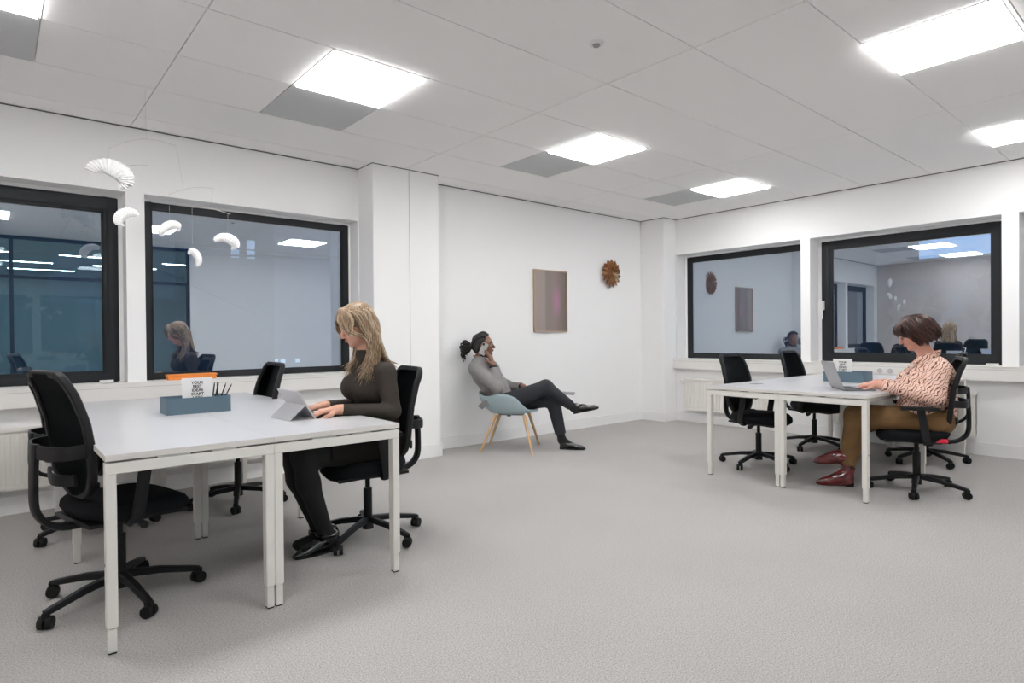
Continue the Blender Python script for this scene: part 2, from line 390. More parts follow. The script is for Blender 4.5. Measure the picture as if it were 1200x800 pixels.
# window fittings
bm = BB([(wb-.030, wb-.013, 3.135, 3.165, 1.49, 1.60), (wb-.05, wb-.03, 3.140, 3.158, 1.55, 1.57)]); box(bm, wb-.062, wb-.048, 3.14, 3.20, 1.38, 1.60)
h4 = obj('window_handle', bm, WPLAST, w4, bevel=.004); tag(h4, 'white handle on the dark frame')
for par, a in ((w1, (.63, .72, wa-.055, wa-.013, .877, .895)), (w4, (wb-.055, wb-.013, 1.47, 1.57, .877, .895))):
    obj('frame_hinge', B(*a), WPLAST, par, bevel=.003)

# exterior beyond the glass: dusk street blocks and trees
EXTW = mat('concrete facade', (.09, .10, .11), .8); EXTD = mat('dark brick facade', (.075, .085, .095), .8); LITW = mat('lit window', (.9, .9, .9), .5, emit=((.85, .92, 1), .55))
DKW = mat('unlit glazing', (.07, .09, .12), .5)
def block(name, x0, x1, y0, y1, z1, m, axis, rows_, cols_, label, lit=()):
    e_ = empty(name, ((x0+x1)/2, (y0+y1)/2, 0)); tag(e_, label, 'building')
    ox, oy = e_.location.x, e_.location.y
    obj('facade', B(x0-ox, x1-ox, y0-oy, y1-oy, -6, z1), m, e_)
    k = 0
    for r in range(rows_):
        for c_ in range(cols_):
            z = z1-2.2-r*3.1
            if axis == 'y':
                wd = (x1-x0)/cols_; a = x0+wd*(c_+.25)
                b = (a-ox, a+wd*.5-ox, y0-oy-.05, y0-oy, z-1.3, z)
            else:
                wd = (y1-y0)/cols_; a = y0+wd*(c_+.25)
                b = (x0-ox-.05, x0-ox, a-oy, a+wd*.5-oy, z-1.3, z)
            obj('window', B(*b), LITW if k in lit else DKW, e_); k += 1
block('office_block', 9.3, 15.7, 45, 55, 13.5, EXTW, 'y', 2, 6, 'grey office tower with a grid of windows seen through the second window from the left', (3, 9, 10))
block('brick_building', 6.6, 9.2, 40, 48, 3.6, EXTD, 'y', 2, 3, 'low dark building beside the grey tower outside the window', ())
block('terrace_block', 15.8, 34, 50, 58, 15, mat('light concrete', (.25, .245, .245), .8), 'y', 0, 1, 'plain grey facade with four small lit windows outside the second window', ())
tb = [o for o in C.objects if o.name.startswith('terrace_block')][0]
for k, wx in enumerate((16.7, 17.3, 17.9, 19.1)):
    obj('window', B(wx-tb.location.x, wx-tb.location.x+.38, 50-tb.location.y-.06, 50-tb.location.y, -.75, -.42), mat('small lit window', (.9, .9, .9), .5, emit=((.85, .92, 1), 1.6)), tb)
block('street_building', 42, 50, 3, 13.4, 5.6, mat('reddish brick', (.09, .055, .05), .8), 'x', 2, 5, 'reddish brick building outside the rightmost full window', ())
block('corner_building', 40, 48, 13.6, 40, 15, mat('pale render', (.09, .095, .10), .8), 'x', 0, 1, 'tall pale plain building outside the window nearest the far corner', ())
block('glass_office', -9, 3.1, 22, 30, 12, mat('teal curtain wall', (.03, .055, .06), .5), 'y', 4, 5, 'teal office building outside the leftmost window', ())
LEAF = mat('dark foliage', (.035, .04, .035), .9)
for k, (tx, ty, th) in enumerate([(37, 7.3, 5.9), (37, 10.6, 4.9), (37, 4.0, 5.4)]):
    t = empty('street_tree', (tx, ty, -4))
    tag(t, ['tall bare-looking tree at the right edge of the right-hand window view', 'shorter rounded tree left of the tall tree outside the window', 'third tree outside, hidden partly by the window frame'][k], 'tree', 'trees outside the right-hand window')
    bm = bmesh.new(); cyl(bm, (0, 0, 0), (0, 0, th), .2, .08); obj('trunk', bm, mat('bark', (.05, .04, .03), .9), t)
    bm = bmesh.new()
    for q in range(40):
        a = random.uniform(0, 2*PI); rr = random.uniform(0, 1.3); zz = th+random.uniform(-1.6, 2.6)
        sphere(bm, (rr*math.cos(a), rr*math.sin(a), zz), random.uniform(.25, .6), n=8)
    obj('crown', bm, LEAF, t, smooth=True)
CABLE = mat('cable', (.02, .02, .025), .6)
for (a, b), lb in zip((((2.3, 18, 3.8), (9.6, 18, 3.75)), ((2.3, 18, 3.5), (6.9, 18, 3.62)), ((1.2, 19, 4.3), (6.2, 19, 1.9)), ((-3, 17, 3.7), (2.2, 17, 3.8)), ((-3, 17, 3.1), (2.2, 17, 3.2))),
    ('highest level overhead cable outside the second window', 'lower level overhead cable outside the second window', 'slanting overhead cable outside the second window', 'upper overhead cable outside the leftmost window', 'lower overhead cable outside the leftmost window')):
    bm = bmesh.new(); tube(bm, [a, [(a[i]+b[i])/2-(.05 if i == 2 else 0) for i in range(3)], b], .022, 6); tag(obj('overhead_cable', bm, CABLE, smooth=True), lb, 'cable', 'overhead street cables')
struct('ground', BB([(-60, 80, 6.5, 120, -4.2, -4), (8.3, 80, -40, 6.5, -4.2, -4)]), mat('asphalt', (.06, .06, .065), .8))
# ------------------------------------------------------------------ ceiling lights, detector
LED = mat('led diffuser', (.9, .9, .9), .6, emit=((1, .99, .985), PANEL))
def ceiling_light(x, y, label):
    e_ = empty('ceiling_light', (x+LS/2, y+LS/2, H)); tag(e_, label, 'ceiling light', 'square ceiling panels')
    h = LS/2
    obj('frame', BB([(-h-.011, h+.011, -h-.011, -h+.004, -.003, .02), (-h-.011, h+.011, h-.004, h+.011, -.003, .02), (-h-.011, -h+.004, -h+.004, h-.004, -.003, .02), (h-.004, h+.011, -h+.004, h-.004, -.003, .02)]), TRIMW, e_)
    obj('diffuser', B(-h+.004, h-.004, -h+.004, h-.004, -.014, .008), LED, e_)  # dropped below the tiles so its glowing edges light the ceiling
ll = ['bright square ceiling panel cut by the top left corner of the picture', 'large bright square ceiling panel above the left desk', 'bright square ceiling panel in the middle of the ceiling', 'smallest bright ceiling panel, nearest the far corner',
      'largest bright ceiling panel at the top right', 'bright ceiling panel cut by the right edge, near the right wall', 'ceiling panel overhead out of view, seen only reflected in the glass', 'ceiling panel behind the viewer, over the west side of the room']
for (x, y), l in zip(lights, ll): ceiling_light(x, y, l)
OL = mat('strip light', (.9, .9, .9), .6, emit=((.9, .97, 1), 60))
for k, (x, y) in enumerate([(-.3, -3), (1.6, -3), (.4, -4.6), (2.3, -4.6), (.9, -6.2), (3.4, -3.4)]):
    e_ = empty('strip_light', (x, y, H)); tag(e_, 'thin office strip light reflected in the left windows, row %s' % ['nearest left', 'nearest right', 'middle left', 'middle right', 'farthest', 'by the side wall'][k], 'ceiling light', 'strip lights of the office behind')
    obj('housing', B(-.62, .62, -.06, .06, -.02, 0), TRIMW, e_); obj('diffuser', B(-.6, .6, -.035, .035, -.024, -.0205), OL, e_)
e_ = empty('smoke_detector', (2.594, 2.291, H)); tag(e_, 'small round white sensor on the ceiling', 'sensor')
bm = bmesh.new(); cyl(bm, (0, 0, 0), (0, 0, -.012), .042, .038, 28); obj('base', bm, WPLAST, e_, smooth=True)
bm = bmesh.new(); cyl(bm, (0, 0, -.012), (0, 0, -.022), .022, .016, 24); obj('lens', bm, mat('grey lens', (.28, .28, .28), .4), e_, smooth=True)

# ------------------------------------------------------------------ radiators and sockets
def radiator(name, axis, u0, u1, z0, z1, wall, label, group):
    """panel radiator hung on a wall; axis 'x' = along the north wall"""
    L = u1-u0
    e_ = empty(name, ((u0+u1)/2, wall-.075, z0) if axis == 'x' else (wall-.075, (u0+u1)/2, z0), 0 if axis == 'x' else -PI/2)
    tag(e_, label, 'radiator', group)
    h = z1-z0; bm = bmesh.new(); n = int(L/.05)
    box(bm, -L/2, L/2, -.005, .03, .02, h-.03)
    for i in range(n):
        x = -L/2+(i+.5)*L/n
        box(bm, x-.016, x+.016, -.014, -.004, .035, h-.045)
    obj('front_panel', bm, RADW, e_, bevel=.003, seg=1)
    bm = bmesh.new(); box(bm, -L/2-.006, L/2+.006, -.018, .06, h-.03, h); obj('top_grille', bm, RADW, e_, bevel=.004)
    bm = bmesh.new(); box(bm, -L/2, L/2, -.018, .03, 0, .03); obj('bottom_rail', bm, RADW, e_, bevel=.006)
    bm = bmesh.new()
    for s in (-1, 1): box(bm, s*L/2-.006 if s > 0 else -L/2, s*L/2 if s > 0 else -L/2+.006, -.004, .06, .03, h-.03)
    obj('side_panel', bm, RADW, e_)
    bm = bmesh.new(); box(bm, -L*.3, -L*.3+.04, .03, .0745, .1, h-.08); box(bm, L*.3, L*.3+.04, .03, .0745, .1, h-.08); obj('bracket', bm, RADW, e_)
    bm = bmesh.new(); cyl(bm, (-L/2-.05, .0, h-.06), (-L/2, .0, h-.06), .012); cyl(bm, (-L/2-.05, 0, h-.06), (-L/2-.05, 0, h-.02), .02); obj('valve', bm, WPLAST, e_, smooth=True)
radiator('radiator', 'x', -.8, .305, .175, .605, YA, 'white ribbed radiator under the leftmost window', 'radiators under the windows')
radiator('radiator', 'x', 1.02, 2.3, .175, .605, YA, 'white ribbed radiator under the second window, seen beneath the left desk', 'radiators under the windows')
radiator('radiator', 'y', 3.55, 4.90, .17, .605, XB, 'white ribbed radiator under the window beside the far corner', 'radiators under the windows')
radiator('radiator', 'y', 1.60, 2.95, .17, .615, XB, 'white ribbed radiator behind the woman in the patterned blouse', 'radiators under the windows')
e_ = empty('wall_socket', (XB-.0865, 2.39, .80)); tag(e_, 'double white power socket on the cream trunking below the right window', 'socket')
obj('plate', B(-.008, 0, -.10, .10, -.04, .04), WPLAST, e_, bevel=.003)
for s in (-1, 1):
    bm = bmesh.new(); cyl(bm, (-.0125, s*.05, 0), (-.0081, s*.05, 0), .027, .027, 24); obj('outlet', bm, mat('socket grey', (.5, .48, .48), .5), e_, smooth=True)

# ------------------------------------------------------------------ wall objects
e_ = empty('framed_picture', (5.30, YA, 1.64)); tag(e_, 'framed portrait-format picture, blurred taupe with a faint pink streak, on the white wall', 'picture')
wd, hh = .565, .765
obj('frame', BB([(-wd/2, wd/2, -.03, 0, -hh/2, -hh/2+.014), (-wd/2, wd/2, -.03, 0, hh/2-.014, hh/2), (-wd/2, -wd/2+.012, -.03, 0, -hh/2+.014, hh/2-.014), (wd/2-.012, wd/2, -.03, 0, -hh/2+.014, hh/2-.014)]), ARTF, e_)
def artmat():
    m = bpy.data.materials.new('blurred taupe print'); m.use_nodes = True; n = m.node_tree; b = n.nodes['Principled BSDF']; b.inputs['Roughness'].default_value = .35
    t = n.nodes.new('ShaderNodeTexCoord'); s = n.nodes.new('ShaderNodeSeparateXYZ'); n.links.new(t.outputs['Object'], s.inputs[0])
    r = n.nodes.new('ShaderNodeValToRGB'); mr = n.nodes.new('ShaderNodeMapRange'); mr.inputs[1].default_value = -.28; mr.inputs[2].default_value = .28
    n.links.new(s.outputs['X'], mr.inputs[0]); n.links.new(mr.outputs[0], r.inputs[0])
    cs = [(0, (.36, .28, .25)), (.30, (.33, .28, .26)), (.36, (.24, .21, .19)), (.6, (.27, .21, .20)), (1, (.165, .135, .11))]
    while len(r.color_ramp.elements) < len(cs): r.color_ramp.elements.new(.5)
    for q, (p, c) in zip(r.color_ramp.elements, cs): q.position = p; q.color = (*c, 1)
    # pink streak: gaussian-like in x and z
    mp = n.nodes.new('ShaderNodeMapping'); mp.inputs['Location'].default_value = (-.10*11, 0, .0*4.2); mp.inputs['Scale'].default_value = (11, 0, 4.2)
    n.links.new(t.outputs['Object'], mp.inputs[0])
    gr = n.nodes.new('ShaderNodeTexGradient'); gr.gradient_type = 'SPHERICAL'; n.links.new(mp.outputs[0], gr.inputs[0])
    mx = n.nodes.new('ShaderNodeMixRGB'); mx.inputs[2].default_value = (.42, .20, .30, 1)
    n.links.new(gr.outputs['Fac'], mx.inputs[0]); n.links.new(r.outputs[0], mx.inputs[1]); n.links.new(mx.outputs[0], b.inputs['Base Color'])
    return m
obj('print', B(-wd/2+.012, wd/2-.012, -.022, -.002, -hh/2+.014, hh/2-.014), artmat(), e_)
# sunburst clock
e_ = empty('wall_clock', (6.42, YA, 2.045)); tag(e_, 'copper brown sunburst clock with pleated rays on the white wall', 'clock')
bm = bmesh.new(); N = 15
for i in range(N):
    a0 = 2*PI*i/N; a1 = 2*PI*(i+1)/N; am = (a0+a1)/2+.12
    def P_(a, r, y): return (r*math.cos(a), y, r*math.sin(a))
    vs = [bm.verts.new(P_(a0, .03, -.075)), bm.verts.new(P_(a1, .03, -.075)), bm.verts.new(P_(a1, .155, -.035)), bm.verts.new(P_(am, .20, -.05)), bm.verts.new(P_(a0, .155, -.065)),
          bm.verts.new(P_(am, .09, -.082))]
    for f in ((0, 1, 5), (1, 2, 5), (2, 3, 5), (3, 4, 5), (4, 0, 5)): bm.faces.new([vs[q] for q in f])
ret = bmesh.ops.solidify(bm, geom=bm.faces[:], thickness=.006)
obj('rays', bm, COPPER, e_)
bm = bmesh.new(); cyl(bm, (0, 0, 0), (0, -.06, 0), .07, .05, 24); obj('case', bm, COPPER, e_, smooth=True)
for nm, a, L, y in (('hour_hand', -.35, .085, -.088), ('minute_hand', -1.05, .12, -.093)):
    bm = bmesh.new(); d = Vector((math.cos(a), 0, math.sin(a))); p = Vector((0, y, 0))
    tube(bm, [p-d*.02, p+d*L*.75], .0035); sphere(bm, p+d*L*.85, .017, .003, .017)
    obj(nm, bm, BRASS, e_, smooth=True)

# ------------------------------------------------------------------ desks
def desk(loc, rz, label):
    """local: long side along +x (0..2.52), width along y (-.3175..+.3175), origin at floor, near end"""
    e_ = empty('bench_desk', loc, rz); tag(e_, label, 'desk', 'white bench desks')
    L, hw = 2.50, .3165
    obj('tabletop', B(-.004, L, -hw, hw, .739, .764), [DESKTOP, EDGE], e_, bevel=.0015, seg=1)
    tp = e_.children[0] if e_.children else [o for o in C.objects if o.parent == e_][0]
    for p in tp.data.polygons:
        if abs(p.normal.z) < .7: p.material_index = 1
    fr = bmesh.new()
    for x in (0, L/2, L-.046): box(fr, x, x+.046, -hw, hw, .688, .731)
    for y in (-hw+.06, hw-.085): box(fr, .04, L-.04, y, y+.025, .695, .728)
    obj('frame', fr, STEELW, e_, bevel=.002, seg=1)
    for x in (.004, L/2+.004, L-.042):
        for a, b in ((-.16, -.06), (.02, .14)): obj('spacer', B(x, x+.038, a, b, .7305, .7395), STEELW, e_)
    for x in (0, L/2, L-.046):
        for s in (-1, 1):
            y0, y1 = (-hw, -hw+.038) if s < 0 else (hw-.038, hw)
            lg = obj('leg', B(x, x+.046, y0, y1, .10, .6885), STEELW, e_, bevel=.003)
            yi = (y0+.004, y1-.004)
            obj('foot', B(x+.005, x+.041, yi[0], yi[1], .006, .10), STEELW, lg, bevel=.002)
            obj('glide', B(x+.007, x+.039, yi[0]+.002, yi[1]-.002, 0, .006), RUBBER, lg)
            bm = bmesh.new(); cyl(bm, (x+.023, y0 if s < 0 else y1, .34), (x+.023, (y0-.002) if s < 0 else (y1+.002), .34), .006); obj('screw', bm, SPACEG, lg)
    # wire cable tray slung under the top
    bm = bmesh.new()
    for y in (-.06, -.03, 0, .03, .06): tube(bm, [(.35, y, .655-.0*abs(y)), (1.1, y, .655)], .0022, 5); tube(bm, [(1.5, y, .655), (2.25, y, .655)], .0022, 5)
    for x in [.35+.075*i for i in range(11)]+[1.5+.075*i for i in range(11)]: tube(bm, [(x, -.08, .735), (x, -.065, .655), (x, .065, .655), (x, .08, .735)], .0022, 5)
    obj('cable_tray', bm, WIRE, e_)
    return e_
# left pair runs along +y from y=2.76, right pair along +x from x=4.69
desk((1.2722, 2.76, 0), PI/2, 'right half of the left white desk, where the blonde woman works')
desk((.6385, 2.76, 0), PI/2, 'left half of the left white desk, empty chairs pushed against it')
desk((4.69, 1.9645, 0), 0, 'near half of the right white desk, carrying the grey laptop')
desk((4.69, 2.598, 0), 0, 'far half of the right white desk, beside two empty chairs')
e_ = empty('cable_grommet', (5.174, 2.72, .7641)); tag(e_, 'flat grey cable flap set in the top of the right desk', 'cable port')
obj('flap', B(-.06, .06, -.035, .035, 0, .0035), mat('grey plastic', (.30, .30, .31), .5), e_, bevel=.001)

# ------------------------------------------------------------------ task chair
def xc(z):
    K = [(.46, -.185), (.56, -.205), (.68, -.215), (.80, -.232), (.92, -.268), (1.02, -.315)]
    for (a, b), (c_, d) in zip(K, K[1:]):
        if z <= c_: t = (z-a)/(c_-a); return b+(d-b)*t
    return K[-1][1]
def hwid(z, zb=.47, zt=1.01):
    K = [(.46, .185), (.58, .205), (.70, .215), (.85, .208), (1.01, .180)]
    h = K[-1][1]
    for (a, b), (c_, d) in zip(K, K[1:]):
        if z <= c_: t = (z-a)/(c_-a); h = b+(d-b)*max(0, t); break
    r = .055
    if z > zt-r: h -= r-math.sqrt(max(0, r*r-(z-zt+r)**2))
    rb = .15
    if z < zb+rb: h -= rb-math.sqrt(max(0, rb*rb-(zb+rb-z)**2))
    return h
def back_pt(u, z): return Vector((xc(z)+.028*u*u*(1 if z > .4 else 0), u*hwid(z), z))
def make_chair(label, tagred=False):
    e_ = empty('office_chair'); tag(e_, label, 'office chair', 'black task chairs')
    bm = bmesh.new(); cyl(bm, (0, 0, .055), (0, 0, .125), .034, .03, 20)
    for k in range(5):
        a = 2*PI*k/5; d = Vector((math.cos(a), math.sin(a), 0))
        sweep(bm, [d*.02+Vector((0, 0, .112)), d*.16+Vector((0, 0, .100)), d*.30+Vector((0, 0, .074)), d*.330+Vector((0, 0, .068))], .042, .036, taper=lambda t: 1-.35*t)
    base = obj('star_base', bm, BLACKP, e_, smooth=True)
    for k in range(5):
        a = 2*PI*k/5; d = Vector((math.cos(a), math.sin(a), 0)); s = Vector((-math.sin(a+.6), math.cos(a+.6), 0)); c0 = d*.325+Vector((0, 0, .029)); bm = bmesh.new()
        for q in (-1, 1): cyl(bm, c0+s*q*.006, c0+s*q*.025, .028, .026, 18)
        f = Vector((s.y, -s.x, 0)); box(bm, -.016, .016, -.010, .010, 0, .030, Matrix.Translation(c0+Vector((0, 0, .012))) @ Matrix.Rotation(a+.6, 4, 'Z'))
        obj('caster', bm, RUBBER, base, smooth=True)
    bm = bmesh.new(); cyl(bm, (0, 0, .12), (0, 0, .30), .026, .026); cyl(bm, (0, 0, .30), (0, 0, .395), .015, .015); obj('gas_column', bm, BLACKP, e_, smooth=True)
    bm = bmesh.new(); sweep(bm, catmull([(-.15, 0, .395), (-.03, 0, .39), (.10, 0, .405)], 4), .15, .05); obj('mechanism', bm, BLACKP, e_, smooth=True)
    bm = bmesh.new(); tube(bm, [(.02, -.06, .385), (.02, -.18, .375)], .006); cyl(bm, (.02, -.17, .375), (.02, -.21, .373), .016, .018); obj('lever', bm, BLACKP, e_, smooth=True)
    bm = bmesh.new(); cyl(bm, (-.07, .06, .385), (-.07, .15, .385), .014, .018); obj('knob', bm, BLACKP, e_, smooth=True)
    # seat cushion
    bm = bmesh.new(); rings = []
    prof = [(.0, .400), (.74, .402), (.92, .415), (1.0, .445), (.985, .468), (.93, .482), (.80, .488), (.4, .486), (.0, .484)]
    n = 44
    for sca, z in prof:
        ring = []
        for i in range(n):
            a = 2*PI*i/n; ca, sa = math.cos(a), math.sin(a); p = .62
            x = math.copysign(abs(ca)**p, ca)*.235*max(sca, .001)+.03; y = math.copysign(abs(sa)**p, sa)*.240*max(sca, .001)
            dz = -.035*max(0, (x-.10)/.16)**2 if x > .10 else (.01 if x < -.12 else 0)
            ring.append(bm.verts.new((x, y, z+dz)))
        rings.append(ring)
    for a, b in zip(rings, rings[1:]):
        for i in range(n): bm.faces.new((a[i], a[(i+1) % n], b[(i+1) % n], b[i]))
    bmesh.ops.remove_doubles(bm, verts=bm.verts, dist=.0008)
    obj('seat', bm, BLACKF, e_, smooth=True, auto=False)
    bm = bmesh.new(); sweep(bm, [(-.19, 0, .408), (-.1, 0, .402), (.1, 0, .402), (.22, 0, .395)], .40, .022); obj('seat_pan', bm, BLACKP, e_, smooth=True)
    # backrest: outer frame + mesh panel
    zs = [.47+.54*(1-math.cos(PI*i/30))/2 for i in range(31)]
    loop = [back_pt(1, z) for z in zs]+[back_pt(-1, z) for z in zs[::-1]]
    lp = []
    for p in loop:
        if not lp or (p-lp[-1]).length > .006: lp.append(p)
    if (lp[0]-lp[-1]).length < .006: lp.pop()
    bm = bmesh.new(); sweep(bm, lp, .030, .034, up=(1, 0, .15), closed=True); obj('backrest_frame', bm, BLACKP, e_, smooth=True)
    bm = bmesh.new(); G = []
    for z in zs:
        G.append([bm.verts.new(back_pt(-1+2*j/10, z)) for j in range(11)])
    for a, b in zip(G, G[1:]):
        for j in range(10):
            try: bm.faces.new((a[j], a[j+1], b[j+1], b[j]))
            except ValueError: pass
    bmesh.ops.solidify(bm, geom=bm.faces[:], thickness=.008)
    obj('backrest_mesh', bm, MESHF, e_, smooth=True)
    # wrap-around support band and rear struts
    bm = bmesh.new()
    band = catmull([(xc(.69)+.025, .212, .69), (-.245, .205, .688), (-.288, .160, .685), (-.318, .0, .683), (-.288, -.160, .685), (-.245, -.205, .688), (xc(.69)+.025, -.212, .69)], 6)
    sweep(bm, band, .016, .052)
    sweep(bm, catmull([(-.318, 0, .712), (-.325, 0, .58), (-.316, 0, .46), (-.245, 0, .396), (-.12, 0, .388), (-.03, 0, .390)], 6), .026, .062, up=(0, 1, 0))
    obj('back_support', bm, BLACKP, e_, smooth=True)
    bm = bmesh.new(); sweep(bm, catmull([(xc(.55)-.02, -.15, .56), (xc(.55)-.05, 0, .55), (xc(.55)-.02, .15, .56)], 5), .014, .05); obj('lumbar_pad', bm, BLACKP, e_, smooth=True)
    for s in (-1, 1):
        bm = bmesh.new(); sweep(bm, catmull([(-.03, s*.17, .405), (-.035, s*.245, .41), (-.03, s*.268, .45), (.0, s*.27, .64)], 6), .052, .022, up=(0, 1, 0)); ar = obj('armrest', bm, BLACKP, e_, smooth=True)
        bm = bmesh.new(); sweep(bm, catmull([(-.11, s*.262, .652), (-.05, s*.268, .654), (.06, s*.268, .654), (.125, s*.262, .650)], 4), .085, .026); obj('arm_pad', bm, RUBBER, ar, smooth=True)
    return e_
proto = make_chair('black task chair in front of the left desk end, nearest the viewer')
proto.location = (.43, 3.38, 0); BASEROT = {}
def place(c, x, y, head, base_deg, z=1):
    c.location = (x, y, 0); c.rotation_euler = (0, 0, math.radians(head))
    # the star base is free to turn: give it its own angle
    for ch in [o for o in C.objects if o.parent == c and o.name.startswith('star_base')]:
        ch.rotation_euler = (0, 0, math.radians(base_deg-head))
    return c
spots = [(.445, 3.35, 14, 281, None),
         (.49, 4.64, 13, 281, 'black task chair at the left desk, partly hidden behind the nearest chair'),
         (1.37, 4.72, 180, 251, 'black task chair on the far side of the left desk, by the window'),
         (1.72, 3.37, 170, 285, 'black task chair the blonde woman sits on'),
         (5.36, 2.80, -90, 35, 'black task chair at the far side of the right desk, left of its pair'),
         (6.62, 2.84, -90, 35, 'black task chair at the far side of the right desk, nearer the window'),
         (5.36, 1.54, 112, 265, 'black task chair with a red label under the woman in the patterned blouse'),
         (6.63, 1.83, 95, 229, 'black task chair half hidden behind the woman in the patterned blouse')]
chairs = []
for i, (x, y, hd, bd, lb) in enumerate(spots):
    c = proto if i == 0 else copy_tree(proto)
    if lb: c['label'] = lb
    place(c, x, y, hd, bd); chairs.append(c)
def raise_back(c, dz):
    for ch in [o for o in C.objects if o.parent == c]:
        if ch.name.startswith(('backrest', 'lumbar')): ch.location.z += dz
        if ch.name.startswith('back_support'): ch.scale.z = 1+dz/.31; ch.location.z = -.39*dz/.31
raise_back(chairs[0], .05); raise_back(chairs[1], -.05)
rl = obj('red_label', B(-.17, -.10, .198, .206, .405, .435), RED, None, bevel=.003)
rl.parent = chairs[6]; rl['label'] = 'red label on the chair back'

# ------------------------------------------------------------------ tub armchair
def armchair():
    e_ = empty('armchair', (4.22, 4.98, 0), math.radians(-50)); tag(e_, 'pale blue tub armchair with four oak legs under the seated man', 'armchair')
    bm = bmesh.new(); n = 48; rings = []
    def rim(a):
        d = abs(a)/PI
        K = [(0, .305, .0, .415), (.10, .29, .0, .418), (.20, .275, .0, .430), (.30, .27, 0, .50), (.38, .285, 0, .575), (.48, .295, 0, .612), (.60, .30, 0, .612), (.72, .305, 0, .585), (.82, .325, 0, .585), (.92, .345, 0, .61), (1.0, .35, 0, .62)]
        for k0, k1 in zip(K, K[1:]):
            if d <= k1[0]:
                t = (d-k0[0])/(k1[0]-k0[0]); t = t*t*(3-2*t); return k0[1]+(k1[1]-k0[1])*t, k0[3]+(k1[3]-k0[3])*t
        return K[-1][1], K[-1][3]
    S = [0, .2, .4, .6, .75, .86, .94, 1.0]
    for i in range(n):
        a = -PI+2*PI*i/n; r, z = rim(a); line = []
        seatr = .225 if abs(a) > .9 else r
        for s in S:
            if z < .44: rr = r*s; zz = .385+.012*s*s+(z-.397)*s**4
            else:
                if s < .75: rr = seatr*s/.75*.95; zz = .385+.015*(s/.75)**3
                else:
                    t = (s-.75)/.25; rr = seatr*.95+(r-seatr*.95)*(t**.6); zz = .40+(z-.40)*t**1.2
            line.append(bm.verts.new((rr*math.cos(a), rr*math.sin(a)*1.0, zz)))
        rings.append(line)
    for i in range(n):
        a, b = rings[i], rings[(i+1) % n]
        for j in range(len(S)-1):
            bm.faces.new((a[j], a[j+1], b[j+1], b[j]))
    bmesh.ops.remove_doubles(bm, verts=bm.verts, dist=.0005)
    bmesh.ops.recalc_face_normals(bm, faces=bm.faces)
    bmesh.ops.solidify(bm, geom=bm.faces[:], thickness=.018)
    o = obj('shell', bm, SHELLB, e_, smooth=True, auto=False)
    md = o.modifiers.new('sub', 'SUBSURF'); md.levels = 1; md.render_levels = 1
    for fx, fy, tx, ty in ((.272, -.295, .17, -.16), (.272, .295, .17, .16), (-.283, -.232, -.13, -.14), (-.283, .232, -.13, .14)):
        bm = bmesh.new(); cyl(bm, (fx, fy, 0), (tx, ty, .385), .011, .019, 16); obj('leg', bm, OAK, e_, smooth=True)
    bm = bmesh.new(); box(bm, -.12, .15, -.02, .02, .365, .385); box(bm, -.02, .02, -.12, .12, .366, .386); obj('under_frame', bm, SPACEG, e_)
armchair()

